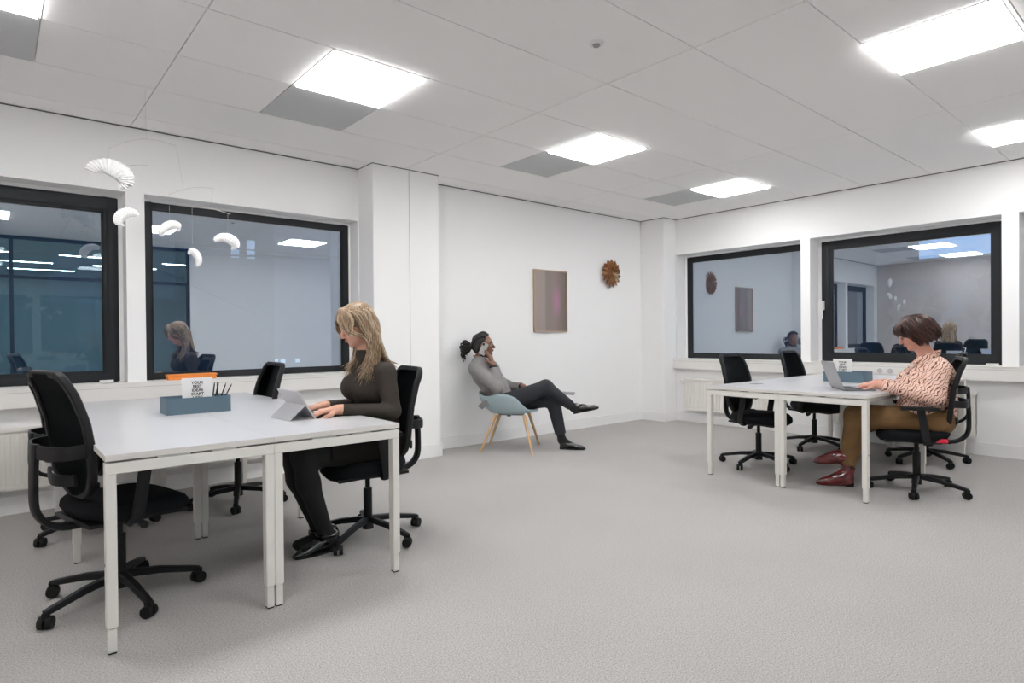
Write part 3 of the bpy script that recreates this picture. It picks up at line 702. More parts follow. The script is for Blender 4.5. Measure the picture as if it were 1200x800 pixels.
# ------------------------------------------------------------------ implicit-surface figures
class SDF:
    def __init__(s, h): s.h = h; s.p = []
    def cone(s, a, b, ra, rb=None, k=.02, flat=False, squash=None):
        s.p.append(('c', np.array(a, float), np.array(b, float), ra, ra if rb is None else rb, k, flat, squash)); return s
    def ell(s, c, r, M=None, k=.02, sub=False):
        s.p.append(('e', np.array(c, float), np.array(r, float), np.eye(3) if M is None else np.array(M), k, sub)); return s
    def chain(s, pts, rs, k=.02, flat=False):
        for i in range(len(pts)-1): s.cone(pts[i], pts[i+1], rs[i], rs[i+1], k, flat and i == len(pts)-2)
        return s
    def cut(s, p, n): s.p.append(('x', np.array(p, float), np.array(n, float))); return s
    def build(s, name, m, parent=None, extra=None):
        lo = np.full(3, 1e9); hi = -lo
        for q in s.p:
            if q[0] == 'c':
                r = max(q[3], q[4])+.02
                for v in (q[1], q[2]): lo = np.minimum(lo, v-r); hi = np.maximum(hi, v+r)
            elif q[0] == 'e' and not q[5]:
                r = q[2].max()+.02; lo = np.minimum(lo, q[1]-r); hi = np.maximum(hi, q[1]+r)
        h = s.h; dims = np.ceil((hi-lo)/h).astype(int)+2
        D = np.full(dims, .3, np.float32)
        ax = [lo[i]+h*np.arange(dims[i]) for i in range(3)]
        for q in s.p:
            if q[0] == 'x':
                n = q[2]/np.linalg.norm(q[2])
                d = ((ax[0]-q[1][0])*n[0])[:, None, None]+((ax[1]-q[1][1])*n[1])[None, :, None]+((ax[2]-q[1][2])*n[2])[None, None, :]
                D = np.maximum(D, d.astype(np.float32)); continue
            if q[0] == 'c': mg = max(q[3], q[4])+q[5]+.03; l0 = np.minimum(q[1], q[2])-mg; h0 = np.maximum(q[1], q[2])+mg; k = q[5]
            else: mg = q[2].max()+q[4]+.03; l0 = q[1]-mg; h0 = q[1]+mg; k = q[4]
            i0 = np.maximum(0, np.floor((l0-lo)/h).astype(int)); i1 = np.minimum(dims, np.ceil((h0-lo)/h).astype(int)+1)
            if np.any(i1 <= i0): continue
            sl = tuple(slice(i0[i], i1[i]) for i in range(3))
            X = (ax[0][sl[0]])[:, None, None]; Y = (ax[1][sl[1]])[None, :, None]; Z = (ax[2][sl[2]])[None, None, :]
            if q[0] == 'c':
                a, b = q[1], q[2]; ba = b-a; L2 = max(ba @ ba, 1e-9)
                px, py, pz = X-a[0], Y-a[1], Z-a[2]
                t = (px*ba[0]+py*ba[1]+pz*ba[2])/L2; tc_ = np.clip(t, 0, 1)
                dx, dy, dz = px-tc_*ba[0], py-tc_*ba[1], pz-tc_*ba[2]
                if q[7] is not None:  # (dir, factor): thickness scaled along dir
                    dr, fa = q[7]; dr = np.array(dr, float); dr /= np.linalg.norm(dr)
                    dd = dx*dr[0]+dy*dr[1]+dz*dr[2]; ex = dd*(1/fa-1)
                    dx = dx+ex*dr[0]; dy = dy+ex*dr[1]; dz = dz+ex*dr[2]
                d = np.sqrt(dx*dx+dy*dy+dz*dz)-(q[3]+(q[4]-q[3])*tc_)
                if q[6]: d = np.maximum(d, (t-1)*math.sqrt(L2))
            else:
                M = q[3]; px, py, pz = X-q[1][0], Y-q[1][1], Z-q[1][2]
                u = [M[0][j]*px+M[1][j]*py+M[2][j]*pz for j in range(3)]
                r = q[2]
                k0 = np.sqrt((u[0]/r[0])**2+(u[1]/r[1])**2+(u[2]/r[2])**2); k1 = np.sqrt((u[0]/r[0]**2)**2+(u[1]/r[1]**2)**2+(u[2]/r[2]**2)**2)
                d = k0*(k0-1)/np.maximum(k1, 1e-6)
            d = d.astype(np.float32); A = D[sl]
            if q[0] == 'e' and q[5]:
                hh_ = np.clip(.5-.5*(A+d)/k, 0, 1); D[sl] = A*(1-hh_)+(-d)*hh_+k*hh_*(1-hh_)
            else:
                hh_ = np.clip(.5+.5*(A-d)/k, 0, 1); D[sl] = A*(1-hh_)+d*hh_-k*hh_*(1-hh_)
        if extra is not None: D = extra(D, ax)
        return surfnet(name, D, lo, h, m, parent)
def surfnet(name, D, lo, h, m, parent):
    for a in range(3):
        for e_ in (0, -1):
            sl = [slice(None)]*3; sl[a] = e_; D[tuple(sl)] = np.maximum(D[tuple(sl)], h)
    S = D < 0
    nx, ny, nz = D.shape
    cnt = np.zeros((nx-1, ny-1, nz-1), np.uint8)
    offs = [(i, j, k) for i in (0, 1) for j in (0, 1) for k in (0, 1)]
    for i, j, k in offs: cnt += S[i:nx-1+i, j:ny-1+j, k:nz-1+k]
    act = (cnt > 0) & (cnt < 8); idx = np.argwhere(act)
    ids = np.full(act.shape, -1, np.int32); ids[act] = np.arange(len(idx))
    V = {o: D[idx[:, 0]+o[0], idx[:, 1]+o[1], idx[:, 2]+o[2]] for o in offs}
    acc = np.zeros((len(idx), 3)); c_ = np.zeros(len(idx))
    for a in offs:
        for ax_ in range(3):
            if a[ax_]: continue
            b = tuple(a[q]+(1 if q == ax_ else 0) for q in range(3))
            va, vb = V[a], V[b]; mk = (va < 0) != (vb < 0)
            t = np.where(mk, va/np.where(mk, va-vb, 1), 0)
            pt = np.zeros((len(idx), 3)); pt[:] = a; pt[:, ax_] += t
            acc[mk] += pt[mk]; c_[mk] += 1
    co = (idx+acc/c_[:, None])*h+lo
    F = []
    for ax_ in range(3):
        sl0 = [slice(None)]*3; sl1 = [slice(None)]*3; sl0[ax_] = slice(0, -1); sl1[ax_] = slice(1, None)
        s0, s1 = S[tuple(sl0)], S[tuple(sl1)]
        e_ = np.argwhere(s0 != s1)
        u, v = [(1, 2), (2, 0), (0, 1)][ax_]
        e_ = e_[(e_[:, u] > 0) & (e_[:, v] > 0) & (e_[:, u] < D.shape[u]-1) & (e_[:, v] < D.shape[v]-1)]
        fl = s0[e_[:, 0], e_[:, 1], e_[:, 2]]
        def I(du, dv):
            q = e_.copy(); q[:, u] += du; q[:, v] += dv; return ids[q[:, 0], q[:, 1], q[:, 2]]
        quad = np.stack([I(-1, -1), I(0, -1), I(0, 0), I(-1, 0)], 1)
        quad[~fl] = quad[~fl][:, ::-1]; F.append(quad)
    F = np.concatenate(F)
    me = bpy.data.meshes.new(name); me.vertices.add(len(co)); me.vertices.foreach_set('co', co.astype(np.float32).ravel())
    me.loops.add(F.size); me.loops.foreach_set('vertex_index', F.astype(np.int32).ravel())
    me.polygons.add(len(F)); me.polygons.foreach_set('loop_start', np.arange(0, F.size, 4, dtype=np.int32))
    me.polygons.foreach_set('loop_total', np.full(len(F), 4, np.int32)); me.polygons.foreach_set('use_smooth', np.ones(len(F), bool))
    me.materials.append(m); me.update(calc_edges=True); me.validate()
    return link(bpy.data.objects.new(name, me), parent)

def headframe(c, pitch, yaw=0, scale=1.0):
    """pitch>0 looks down; returns function mapping head-local to body-local, and matrix"""
    M = (Matrix.Rotation(yaw, 3, 'Z') @ Matrix.Rotation(pitch, 3, 'Y'))
    c = Vector(c)
    return (lambda x, y, z: tuple(c + M @ (Vector((x, y, z))*scale))), np.array([[M[i][j] for j in range(3)] for i in range(3)])
def head(s, hf, M, sc_=1.0, fem=True):
    q = sc_
    E = lambda p, r, k=.012, sub=False: s.ell(hf(*p), [a*q for a in r], M, k, sub)
    E((-.014, 0, .035), (.092, .073, .080)); E((.028, 0, -.015), (.060, .060, .078), .03); E((.032, 0, -.062), (.046, .048, .040), .03)
    E((.070, 0, -.092), (.016, .017, .014), .02)
    s.cone(hf(.086, 0, .012), hf(.108, 0, -.024), .007*q, .0105*q, .010); s.cone(hf(.098, -.009, -.030), hf(.098, .009, -.030), .0075*q, .0075*q, .006)
    E((.076, 0, .026), (.016, .046, .011), .014)
    for y in (-1, 1):
        E((.060, y*.034, -.022), (.024, .020, .022), .016)
        E((.092, y*.031, .006), (.016, .015, .010), .008, True)
        E((-.006, y*.074, -.012), (.018, .009, .031), .006); E((.000, y*.080, -.012), (.009, .006, .017), .004, True)
    E((.086, 0, -.050), (.012, .021, .0065), .006); E((.084, 0, -.060), (.011, .018, .0065), .006)
def facebits(par, hf, M, q=1.0, lipm=None, browm=None, lids=True, skin=None):
    Mm = Matrix([[M[i][j] for j in range(3)] for i in range(3)])
    for y in (-1, 1):
        bm = bmesh.new(); sphere(bm, hf(.078, y*.031, .005), .0115*q, .0115*q, .0115*q, Mm, 14); ey = obj('eye', bm, EYEW, par, smooth=True, auto=False)
        bm = bmesh.new(); sphere(bm, hf(.0875, y*.031, .001), .0035*q, .0052*q, .0052*q, Mm, 10); obj('iris', bm, IRIS, ey, smooth=True, auto=False)
        bm = bmesh.new(); tube(bm, [hf(.082, y*.017, .024), hf(.087, y*.030, .030), hf(.078, y*.046, .025)], .0028*q, 6); obj('eyebrow', bm, browm or BROW, par, smooth=True)
        if lids:
            bm = bmesh.new(); tube(bm, [hf(.086, y*.021, .004), hf(.091, y*.031, .0055), hf(.084, y*.042, .003)], .0016*q, 6); obj('eyelashes', bm, IRIS, par, smooth=True)
    if lipm:
        bm = bmesh.new(); sphere(bm, hf(.0905, 0, -.051), .009*q, .018*q, .0042*q, Mm, 12); sphere(bm, hf(.089, 0, -.0595), .009*q, .015*q, .005*q, Mm, 12); obj('lips', bm, lipm, par, smooth=True, auto=False)
def hand(s, w, d, n, thumb, curl=.35, L=.175, k=.007, spread=.06, drop=0):
    """w wrist, d pointing direction, n back-of-hand normal, thumb +1/-1 along side=d x n"""
    w = Vector(w); d = Vector(d).normalized(); n = Vector(n); n = (n-d*n.dot(d)).normalized(); sd = d.cross(n)*thumb
    pal = L*.50
    s.cone(w-d*.03, w+d*.02, .025, .023, .02)
    for y in (-.028, -.010, .009, .026):
        s.cone(w+d*.012+sd*y*.55, w+d*pal+sd*y, .0155, .0125, .014)
    ln = [.40, .455, .42, .33]; ys = [.030, .010, -.010, -.029]; rr = [.0082, .0085, .008, .0070]
    for i in range(4):
        p = w+d*(pal+(.004 if i in (1, 2) else -.004))+sd*ys[i]; ang = 0; seg = [L*ln[i]*f for f in (.46, .30, .24)]
        dd = (d+sd*(ys[i]/.03)*spread).normalized(); ang = curl*.8+.05*i*curl; pts = [p]
        for q in range(3):
            v = dd*math.cos(ang)-n*math.sin(ang); pts.append(pts[-1]+v*seg[q]); ang += curl*(.9 if q == 0 else .6)
        s.chain(pts, [rr[i]*1.12, rr[i], rr[i]*.94, rr[i]*.82], k*.6)
    t0 = w+d*.020+sd*.020-n*.006; t1 = t0+(d*.55+sd*.75-n*.25).normalized()*L*.23; t2 = t1+(d*.9+sd*.30-n*.25).normalized()*L*.17; t3 = t2+(d+sd*.05-n*.2).normalized()*L*.13
    s.chain([t0, t1, t2, t3], [.015, .0115, .0098, .0080], .009)
def strands(name, m, parent, paths, r=.0035, n=5):
    bm = bmesh.new()
    for p in paths:
        q = catmull(p, 4); L = len(q); rad = [r*(.55+.45*math.sin(PI*min(1, (i+1)/(L*.45))/2)) * (1-.75*max(0, (i/(L-1)-.7)/.3)) for i in range(L)]
        n0 = len(bm.faces); tube(bm, q, r, n, radii=rad); bm.faces.ensure_lookup_table()
        mi = random.choice((0, 0, 1)) if isinstance(m, (list, tuple)) else 0
        for f in bm.faces[n0:]: f.material_index = mi
    return obj(name, bm, m, parent, smooth=True, auto=False)
def R_(a): return random.uniform(-a, a)
def shoe(name, m, par, heel, toe, ankle, sole_dir=(0, 0, -1), h=.010, w=.040, high=.05, heelh=.02, pointy=False):
    """low shoe from heel to toe"""
    s = SDF(.005); H_, T_ = Vector(heel), Vector(toe); d = (T_-H_).normalized(); dn = Vector(sole_dir).normalized(); u = -dn; L = (T_-H_).length
    s.cone(H_+d*.035+u*(heelh+.028), H_+d*L*.45+u*(heelh*.7+.032), .034, .036, .02)
    s.cone(H_+d*L*.45+u*(heelh*.6+.030), H_+d*(L-.05)+u*.024, .036, .030 if pointy else .034, .02, squash=(tuple(u), .72))
    s.cone(H_+d*(L-.05)+u*.022, H_+d*(L-.012)+u*.014, .028 if pointy else .032, .010 if pointy else .018, .015, squash=(tuple(u), .8))
    A = Vector(ankle); s.cone(H_+d*.05+u*(heelh+.045), H_+(A-H_)*.0+d*.05+u*(heelh+high), .036, .037, .015)
    s.cut(H_+u*.004, dn) if False else None
    o = s.build(name, m, par)
    bm = bmesh.new(); sd = d.cross(u).normalized()
    def ring(z, q):
        out = []
        for i in range(28):
            a = 2*PI*i/28; x = L/2+math.cos(a)*L/2*q; ww = (.036-.010*max(0, -math.cos(a)))*(1 if not pointy else (1-.35*max(0, math.cos(a))))
            hz = heelh*.6*max(0, 1-x/(L*.45)) if False else 0
            out.append(bm.verts.new(H_+d*x+sd*math.sin(a)*ww*q+u*(z+hz)))
        return out
    a, b = ring(0, .97), ring(.010, 1.0)
    for i in range(28): bm.faces.new((a[i], a[(i+1) % 28], b[(i+1) % 28], b[i]))
    bm.faces.new(a[::-1]); bm.faces.new(b)
    if heelh > .015:
        Mx = Matrix((d, sd, u)).transposed().to_4x4(); Mx.translation = H_
        box(bm, .006, .058, -.028, .028, 0, heelh+.012, Mx)
    obj('sole', bm, RUBBER, o)
    return o
P3 = lambda *a: a

# ---- blonde woman at the left desk (local: +x forward, +y left)
def woman_blonde():
    s = SDF(.0042)
    hf, M = headframe((.062, .0, 1.275), math.radians(24), math.radians(0), 1.04)
    head(s, hf, M, 1.04)
    s.cone((-.015, 0, 1.06), (.020, 0, 1.20), .052, .048, .03)
    s.chain([(-.10, 0, .55), (-.075, 0, .72), (-.045, 0, .90), (-.03, 0, 1.02)], [.105, .085, .10, .075], .05)
    WR, WL = (.235, -.105, .800), (.245, .120, .800); EL, ER = (-.055, .215, .775), (-.055, -.215, .775)
    for sg, W, E_ in ((1, WL, EL), (-1, WR, ER)):
        s.cone((-.03, 0, 1.015), (-.045, sg*.15, 1.005), .05, .048, .03)
        s.chain([(-.045, sg*.16, 1.0), E_, W], [.046, .034, .024], .02)
        hand(s, W, (1, -sg*.20, -.06), (.05, 0, 1), -sg if False else (-1 if sg > 0 else 1), .42, .178)
        hip = (-.10, sg*.09, .53); kn = (.42, sg*(.085), .555); an = (.30, sg*.05+.02, .12)
        s.chain([hip, kn, an], [.080, .045, .030], .03)
        s.cone(an, (.30, an[1], .07), .034, .03, .02); s.cone((.28, an[1], .06), (.40, an[1], .045), .028, .02, .02)
    o = s.build('person', SKIN1)
    tag(o, 'person with long blonde hair in a dark dress, typing at the left desk', 'person')
    facebits(o, hf, M, 1.04, LIP)
    # dress top
    t = SDF(.0055); g = .012
    t.chain([(-.10, 0, .56), (-.080, 0, .72), (-.045, 0, .89), (-.035, 0, 1.01)], [.115+g, .088+g, .098+g, .07+g], .06)
    t.ell((-.045, 0, .93), (.105, .155, .13), None, .05)
    for sg in (-1, 1):
        t.ell((.050, sg*.072, .905), (.078, .075, .080), None, .04)
    t.ell((-.03, 0, .66), (.10, .14, .10), None, .05)
    t.cone((-.018, 0, 1.04), (.004, 0, 1.10), .062, .058, .02)
    for sg, W, E_ in ((1, WL, EL), (-1, WR, ER)):
        t.cone((-.03, 0, 1.00), (-.045, sg*.145, .995), .062, .058, .04)
        W2 = Vector(E_)+(Vector(W)-Vector(E_))*.90
        t.cone((-.045, sg*.155, .99), E_, .060, .047, .03); t.cone(E_, W2, .046, .033, .02, flat=True)
        for f in (.3, .45, .6): t.ell(Vector(E_)+(Vector(W)-Vector(E_))*f*.2+Vector((0, 0, .0)), (.05, .048, .047), None, .01)
    t.build('dress', KNIT, o)
    sk = SDF(.007)
    sk.ell((-.10, 0, .545), (.16, .185, .11), None, .04)
    for sg in (-1, 1): sk.cone((-.06, sg*.085, .545), (.30, sg*.085, .575), .108, .088, .05, flat=True)
    sk.cone((0, 0, .55), (.29, 0, .575), .10, .085, .05, flat=True)
    sk.build('skirt', mat('black brown skirt', (.018, .015, .013), .85, spec=.2), o)
    tg = SDF(.006)
    for sg in (-1, 1):
        kn = (.425, sg*.085, .558); an = (.30, sg*.05+.02, .12)
        tg.cone((.15, sg*.088, .55), kn, .085, .066, .03); tg.cone(kn, (.395, sg*.075, .40), .064, .062, .03); tg.cone((.395, sg*.075, .40), an, .060, .040, .03); tg.cone(an, (.27, an[1], .065), .040, .040, .02); tg.cone((.27, an[1], .055), (.42, an[1], .04), .037, .028, .02)
    tg.build('tights', TIGHTS, o)
    for sg in (-1, 1):
        y = sg*.05+.02; sh = shoe('shoe', SHOEB, o, (.20+sg*.03, y, 0), (.455+sg*.03, y+sg*.01, 0), (.29, y, .12), heelh=.03, high=.05)
        bm = bmesh.new(); tube(bm, [(.30+.055*math.cos(a)*1.0-.01, y+.052*math.sin(a), .098) for a in [2*PI*i/20 for i in range(20)]], .009, 8, closed=True); obj('ankle_strap', bm, SHOEB, sh, smooth=True)
    # hair
    hr = SDF(.006)
    hr.ell(hf(-.018, 0, .045), (.112, .090, .090), M, .02); hr.ell(hf(-.045, 0, -.02), (.075, .088, .10), M, .03)
    for sg in (-1, 1):
        hr.cone(hf(-.03, sg*.065, .03), hf(-.035, sg*.072, -.10), .030, .034, .03)
        hr.cone(hf(-.035, sg*.07, -.09), (-.005, sg*.088, 1.03), .036, .030, .03)
    hr.cone(hf(-.08, 0, -.03), (-.085, 0, 1.05), .055, .04, .04)
    hr.cone(hf(.05, 0, .105), hf(.085, .045, .065), .022, .018, .02); hr.cone(hf(.05, 0, .105), hf(.072, -.045, .070), .020, .012, .02)
    hr.build('hair', BLOND, o)
    paths = []
    for i in range(430):
        sg = 1 if i % 3 else -1; a = math.radians(random.uniform(18, 178)); ca, sa = math.cos(a), math.sin(a); fr = a < math.radians(70)
        if sg < 0 and a < math.radians(45): a += math.radians(60); ca, sa = math.cos(a), math.sin(a); fr = False
        p0 = hf(.03+.05*ca*.5, sg*.010, .118+R_(.004)); p1 = hf(-.005+.108*ca+(.012 if fr else 0), sg*sa*.094+R_(.004), .062+R_(.012))
        if fr: p2 = hf(.062+.03*ca+R_(.008), sg*(.076+R_(.006)), -.01+R_(.01)); p2b = hf(.010+R_(.012), sg*(.086+R_(.006)), -.075)
        else: p2 = hf(-.012+.098*ca, sg*sa*.100+R_(.004), -.02+R_(.01)); p2b = hf(-.02+.08*ca+R_(.006), sg*max(.02, sa*.098)+R_(.005), -.085)
        if a < math.radians(125):
            e0 = (.00+.045*ca+R_(.015), sg*(.100+R_(.02)), 1.085); e1 = (.055+.045*ca+R_(.03), sg*(.115+R_(.035)), random.uniform(.925, 1.03))
        else:
            e0 = (-.075+R_(.015), sg*sa*.12+R_(.01), 1.09); e1 = (-.135+R_(.015), sg*sa*.15+R_(.02), random.uniform(1.00, 1.05))
        paths.append([p0, p1, p2, p2b, e0, e1])
    strands('hair_strands', [BLOND, BLONDL], o, paths, .0034)
    o.location = (1.72, 3.37, 0); o.rotation_euler = (0, 0, PI)
    return o
woman_blonde()

# ---- woman in the patterned blouse
def woman_blouse():
    s = SDF(.0042)
    hf, M = headframe((.052, 0, 1.198), math.radians(27), math.radians(5), 1.02)
    head(s, hf, M, 1.02)
    s.cone((-.06, 0, .98), (.01, 0, 1.12), .056, .054, .03)
    s.chain([(-.08, 0, .55), (-.08, 0, .68), (-.07, 0, .84), (-.065, 0, .96)], [.075, .085, .09, .07], .04)
    WL, WR = (.300, .105, .808), (.285, -.100, .808); EL, ER = (-.050, .225, .745), (-.05, -.225, .745)
    for sg, W, E_ in ((1, WL, EL), (-1, WR, ER)):
        s.chain([(-.085, sg*.165, .945), E_, W], [.050, .042, .028], .02)
        hand(s, W, (1, -sg*.15, -.10), (.1, 0, 1), (-1 if sg > 0 else 1), .45, .175)
    KL, KR = (.43, .075, .565), (.40, -.085, .52)
    AL, AR = (.50, .02, .235), (.50, .02+.03, .13)
    for sg, K_, A_ in ((1, KL, AL), (-1, KR, AR)):
        s.chain([(-.07, sg*.09, .535), K_, A_], [.075, .055, .038], .03); s.cone(A_, (A_[0]+.1, A_[1], A_[2]-.06), .03, .02)
    o = s.build('person', SKIN2)
    tag(o, 'person with short brown hair in a pink patterned blouse at the right desk', 'person')
    facebits(o, hf, M, 1.02, LIP, BRUNET)
    t = SDF(.0055); g = .014
    t.chain([(-.095, 0, .56), (-.085, 0, .68), (-.075, 0, .84), (-.075, 0, .93)], [.108+g, .112+g, .118+g, .10], .06)
    t.ell((.01, 0, .64), (.155, .19, .13), None, .06); t.ell((-.065, 0, .87), (.135, .185, .13), None, .05)
    for sg in (-1, 1): t.ell((.055, sg*.085, .83), (.105, .095, .10), None, .05)
    for sg, W, E_ in ((1, WL, EL), (-1, WR, ER)):
        t.cone((-.07, 0, .94), (-.085, sg*.15, .93), .072, .070, .04)
        W2 = Vector(E_)+(Vector(W)-Vector(E_))*.88
        t.cone((-.085, sg*.160, .925), E_, .078, .070, .03); t.cone(E_, W2, .068, .043, .03, flat=True)
        t.ell(Vector(E_)+Vector((.06, 0, .01)), (.07, .062, .066), None, .02); t.cone(W2-Vector((.03, 0, 0)), W2, .046, .047, .004, flat=True)
    t.cut((0, 0, .555), (0, 0, -1))
    b = t.build('blouse', BLOUSE, o)
    # collar
    bm = bmesh.new(); pts = [(-.035+.078*math.cos(a), .082*math.sin(a), 1.015+.03*(-math.cos(a))) for a in [math.radians(q) for q in range(35, 326, 15)]]
    sweep(bm, catmull(pts, 2), .010, .065, up=(-.25, 0, 1)); obj('collar', bm, BLOUSE, b, smooth=True)
    bm = bmesh.new()
    for sg in (-1, 1): sweep(bm, catmull([(.030, sg*.052, 1.000), (.075, sg*.040, .955), (.115, sg*.022, .915)], 4), .05, .010, up=(.8, 0, .6), taper=lambda q: 1-.55*q)
    obj('lapel', bm, BLOUSE, b, smooth=True)
    tr = SDF(.0065)
    tr.ell((-.09, 0, .55), (.125, .185, .10), None, .04)
    for sg, K_, A_ in ((1, KL, AL), (-1, KR, AR)):
        A2 = Vector(K_)+(Vector(A_)-Vector(K_))*.93
        tr.chain([(-.08, sg*.095, .55), K_], [.105, .088], .05); tr.cone(K_, A2, .085, .052, .04, flat=True)
        tr.ell(Vector(K_)+Vector((-.03, 0, -.03)), (.085, .075, .07), None, .03)
    tr.build('trousers', MUSTARD, o)
    for (A_, T_, sd_) in ((AL, (.735, .0, .155), 1), (AR, (.715, .075, 0), -1)):
        bt = SDF(.005); A_ = Vector(A_); T_ = Vector(T_)
        if sd_ > 0: Hh = Vector((.475, .02, .165)); up = Vector((.30, 0, 1)).normalized()
        else: Hh = Vector((.455, .05, .0)); up = Vector((0, 0, 1))
        d = (T_-Hh).normalized(); u = (up-d*up.dot(d)).normalized()
        up_ = (A_-(Hh+d*.06+u*.07)).normalized()
        bt.cone(Hh+d*.055+u*.06, A_+up_*.035, .047, .054, .03, flat=True)
        bt.cone(Hh+d*.045+u*.052, Hh+d*.105+u*.060, .040, .043, .04); bt.cone(Hh+d*.10+u*.060, Hh+d*.175+u*.034, .041, .033, .05); bt.cone(Hh+d*.17+u*.032, Hh+d*.225+u*.022, .033, .023, .04); bt.cone(Hh+d*.22+u*.022, Hh+d*.255+u*.016, .022, .013, .03)
        bo = bt.build('boot', BURG, o); sd = d.cross(u); Mx = Matrix((d, sd, u)).transposed().to_4x4(); Mx.translation = Hh
        bm = bmesh.new(); box(bm, .0, .055, -.028, .028, .0, .034, Mx)
        sole = [Hh+d*x+u*z for x, z in ((.0, .032), (.055, .030), (.11, .010), (.19, .004), (.262, .006))]
        sweep(bm, sole, .066, .008, up=tuple(u), taper=lambda q: 1-.55*max(0, q-.6)/.4); obj('sole', bm, RUBBER, bo)
        bm = bmesh.new(); c0 = Hh+d*.06+u*.085; tube(bm, [c0+d*.052*math.cos(a)+sd*.046*math.sin(a)+u*.010*math.cos(a) for a in [2*PI*i/24 for i in range(24)]], .007, 6, closed=True); obj('strap', bm, BURG, bo, smooth=True)
    hr = SDF(.006)
    hr.ell(hf(-.022, 0, .038), (.116, .100, .098), M, .02); hr.ell(hf(-.055, 0, -.025), (.082, .100, .082), M, .03)
    for sg in (-1, 1): hr.ell(hf(-.015, sg*.070, -.015), (.058, .034, .062), M, .03)
    hr.ell(hf(.035, 0, .074), (.042, .070, .040), M, .03)
    hr.build('hair', BRUNET, o)
    paths = []
    for i in range(300):
        sg = 1 if i % 3 else -1; a = math.radians(random.uniform(0, 178)); ca, sa = math.cos(a), math.sin(a)
        p0 = hf(-.015+R_(.01), sg*.008, .138); p1 = hf(-.012+(.084 if a < .87 else .10)*ca, sg*sa*.095, .098+R_(.006)); p2 = hf(-.018+.128*ca, sg*sa*.114+R_(.004), .035+R_(.015))
        if a < math.radians(50): paths.append([p0, p1, hf(.086+R_(.006), sg*(.02+.06*sa/.77), .064+R_(.012)), hf(.086+R_(.005), sg*(.025+.06*sa/.77), .036+R_(.014))])
        else: paths.append([p0, p1, p2, hf(-.035+.118*ca, sg*max(.02, sa*.124)+R_(.006), -.035+R_(.015)), hf(-.036+.092*ca+R_(.015), sg*sa*.104+R_(.012), -.088+R_(.02))])
    for p in paths:
        for q in range(2, len(p)): p[q] = (p[q][0]+R_(.014), p[q][1]+R_(.014), p[q][2]+R_(.010))
    strands('hair_strands', [BRUNET, BRUNL], o, paths, .0055)
    o.location = (5.362, 1.505, 0); o.rotation_euler = (0, 0, math.radians(112))
    return o
woman_blouse()

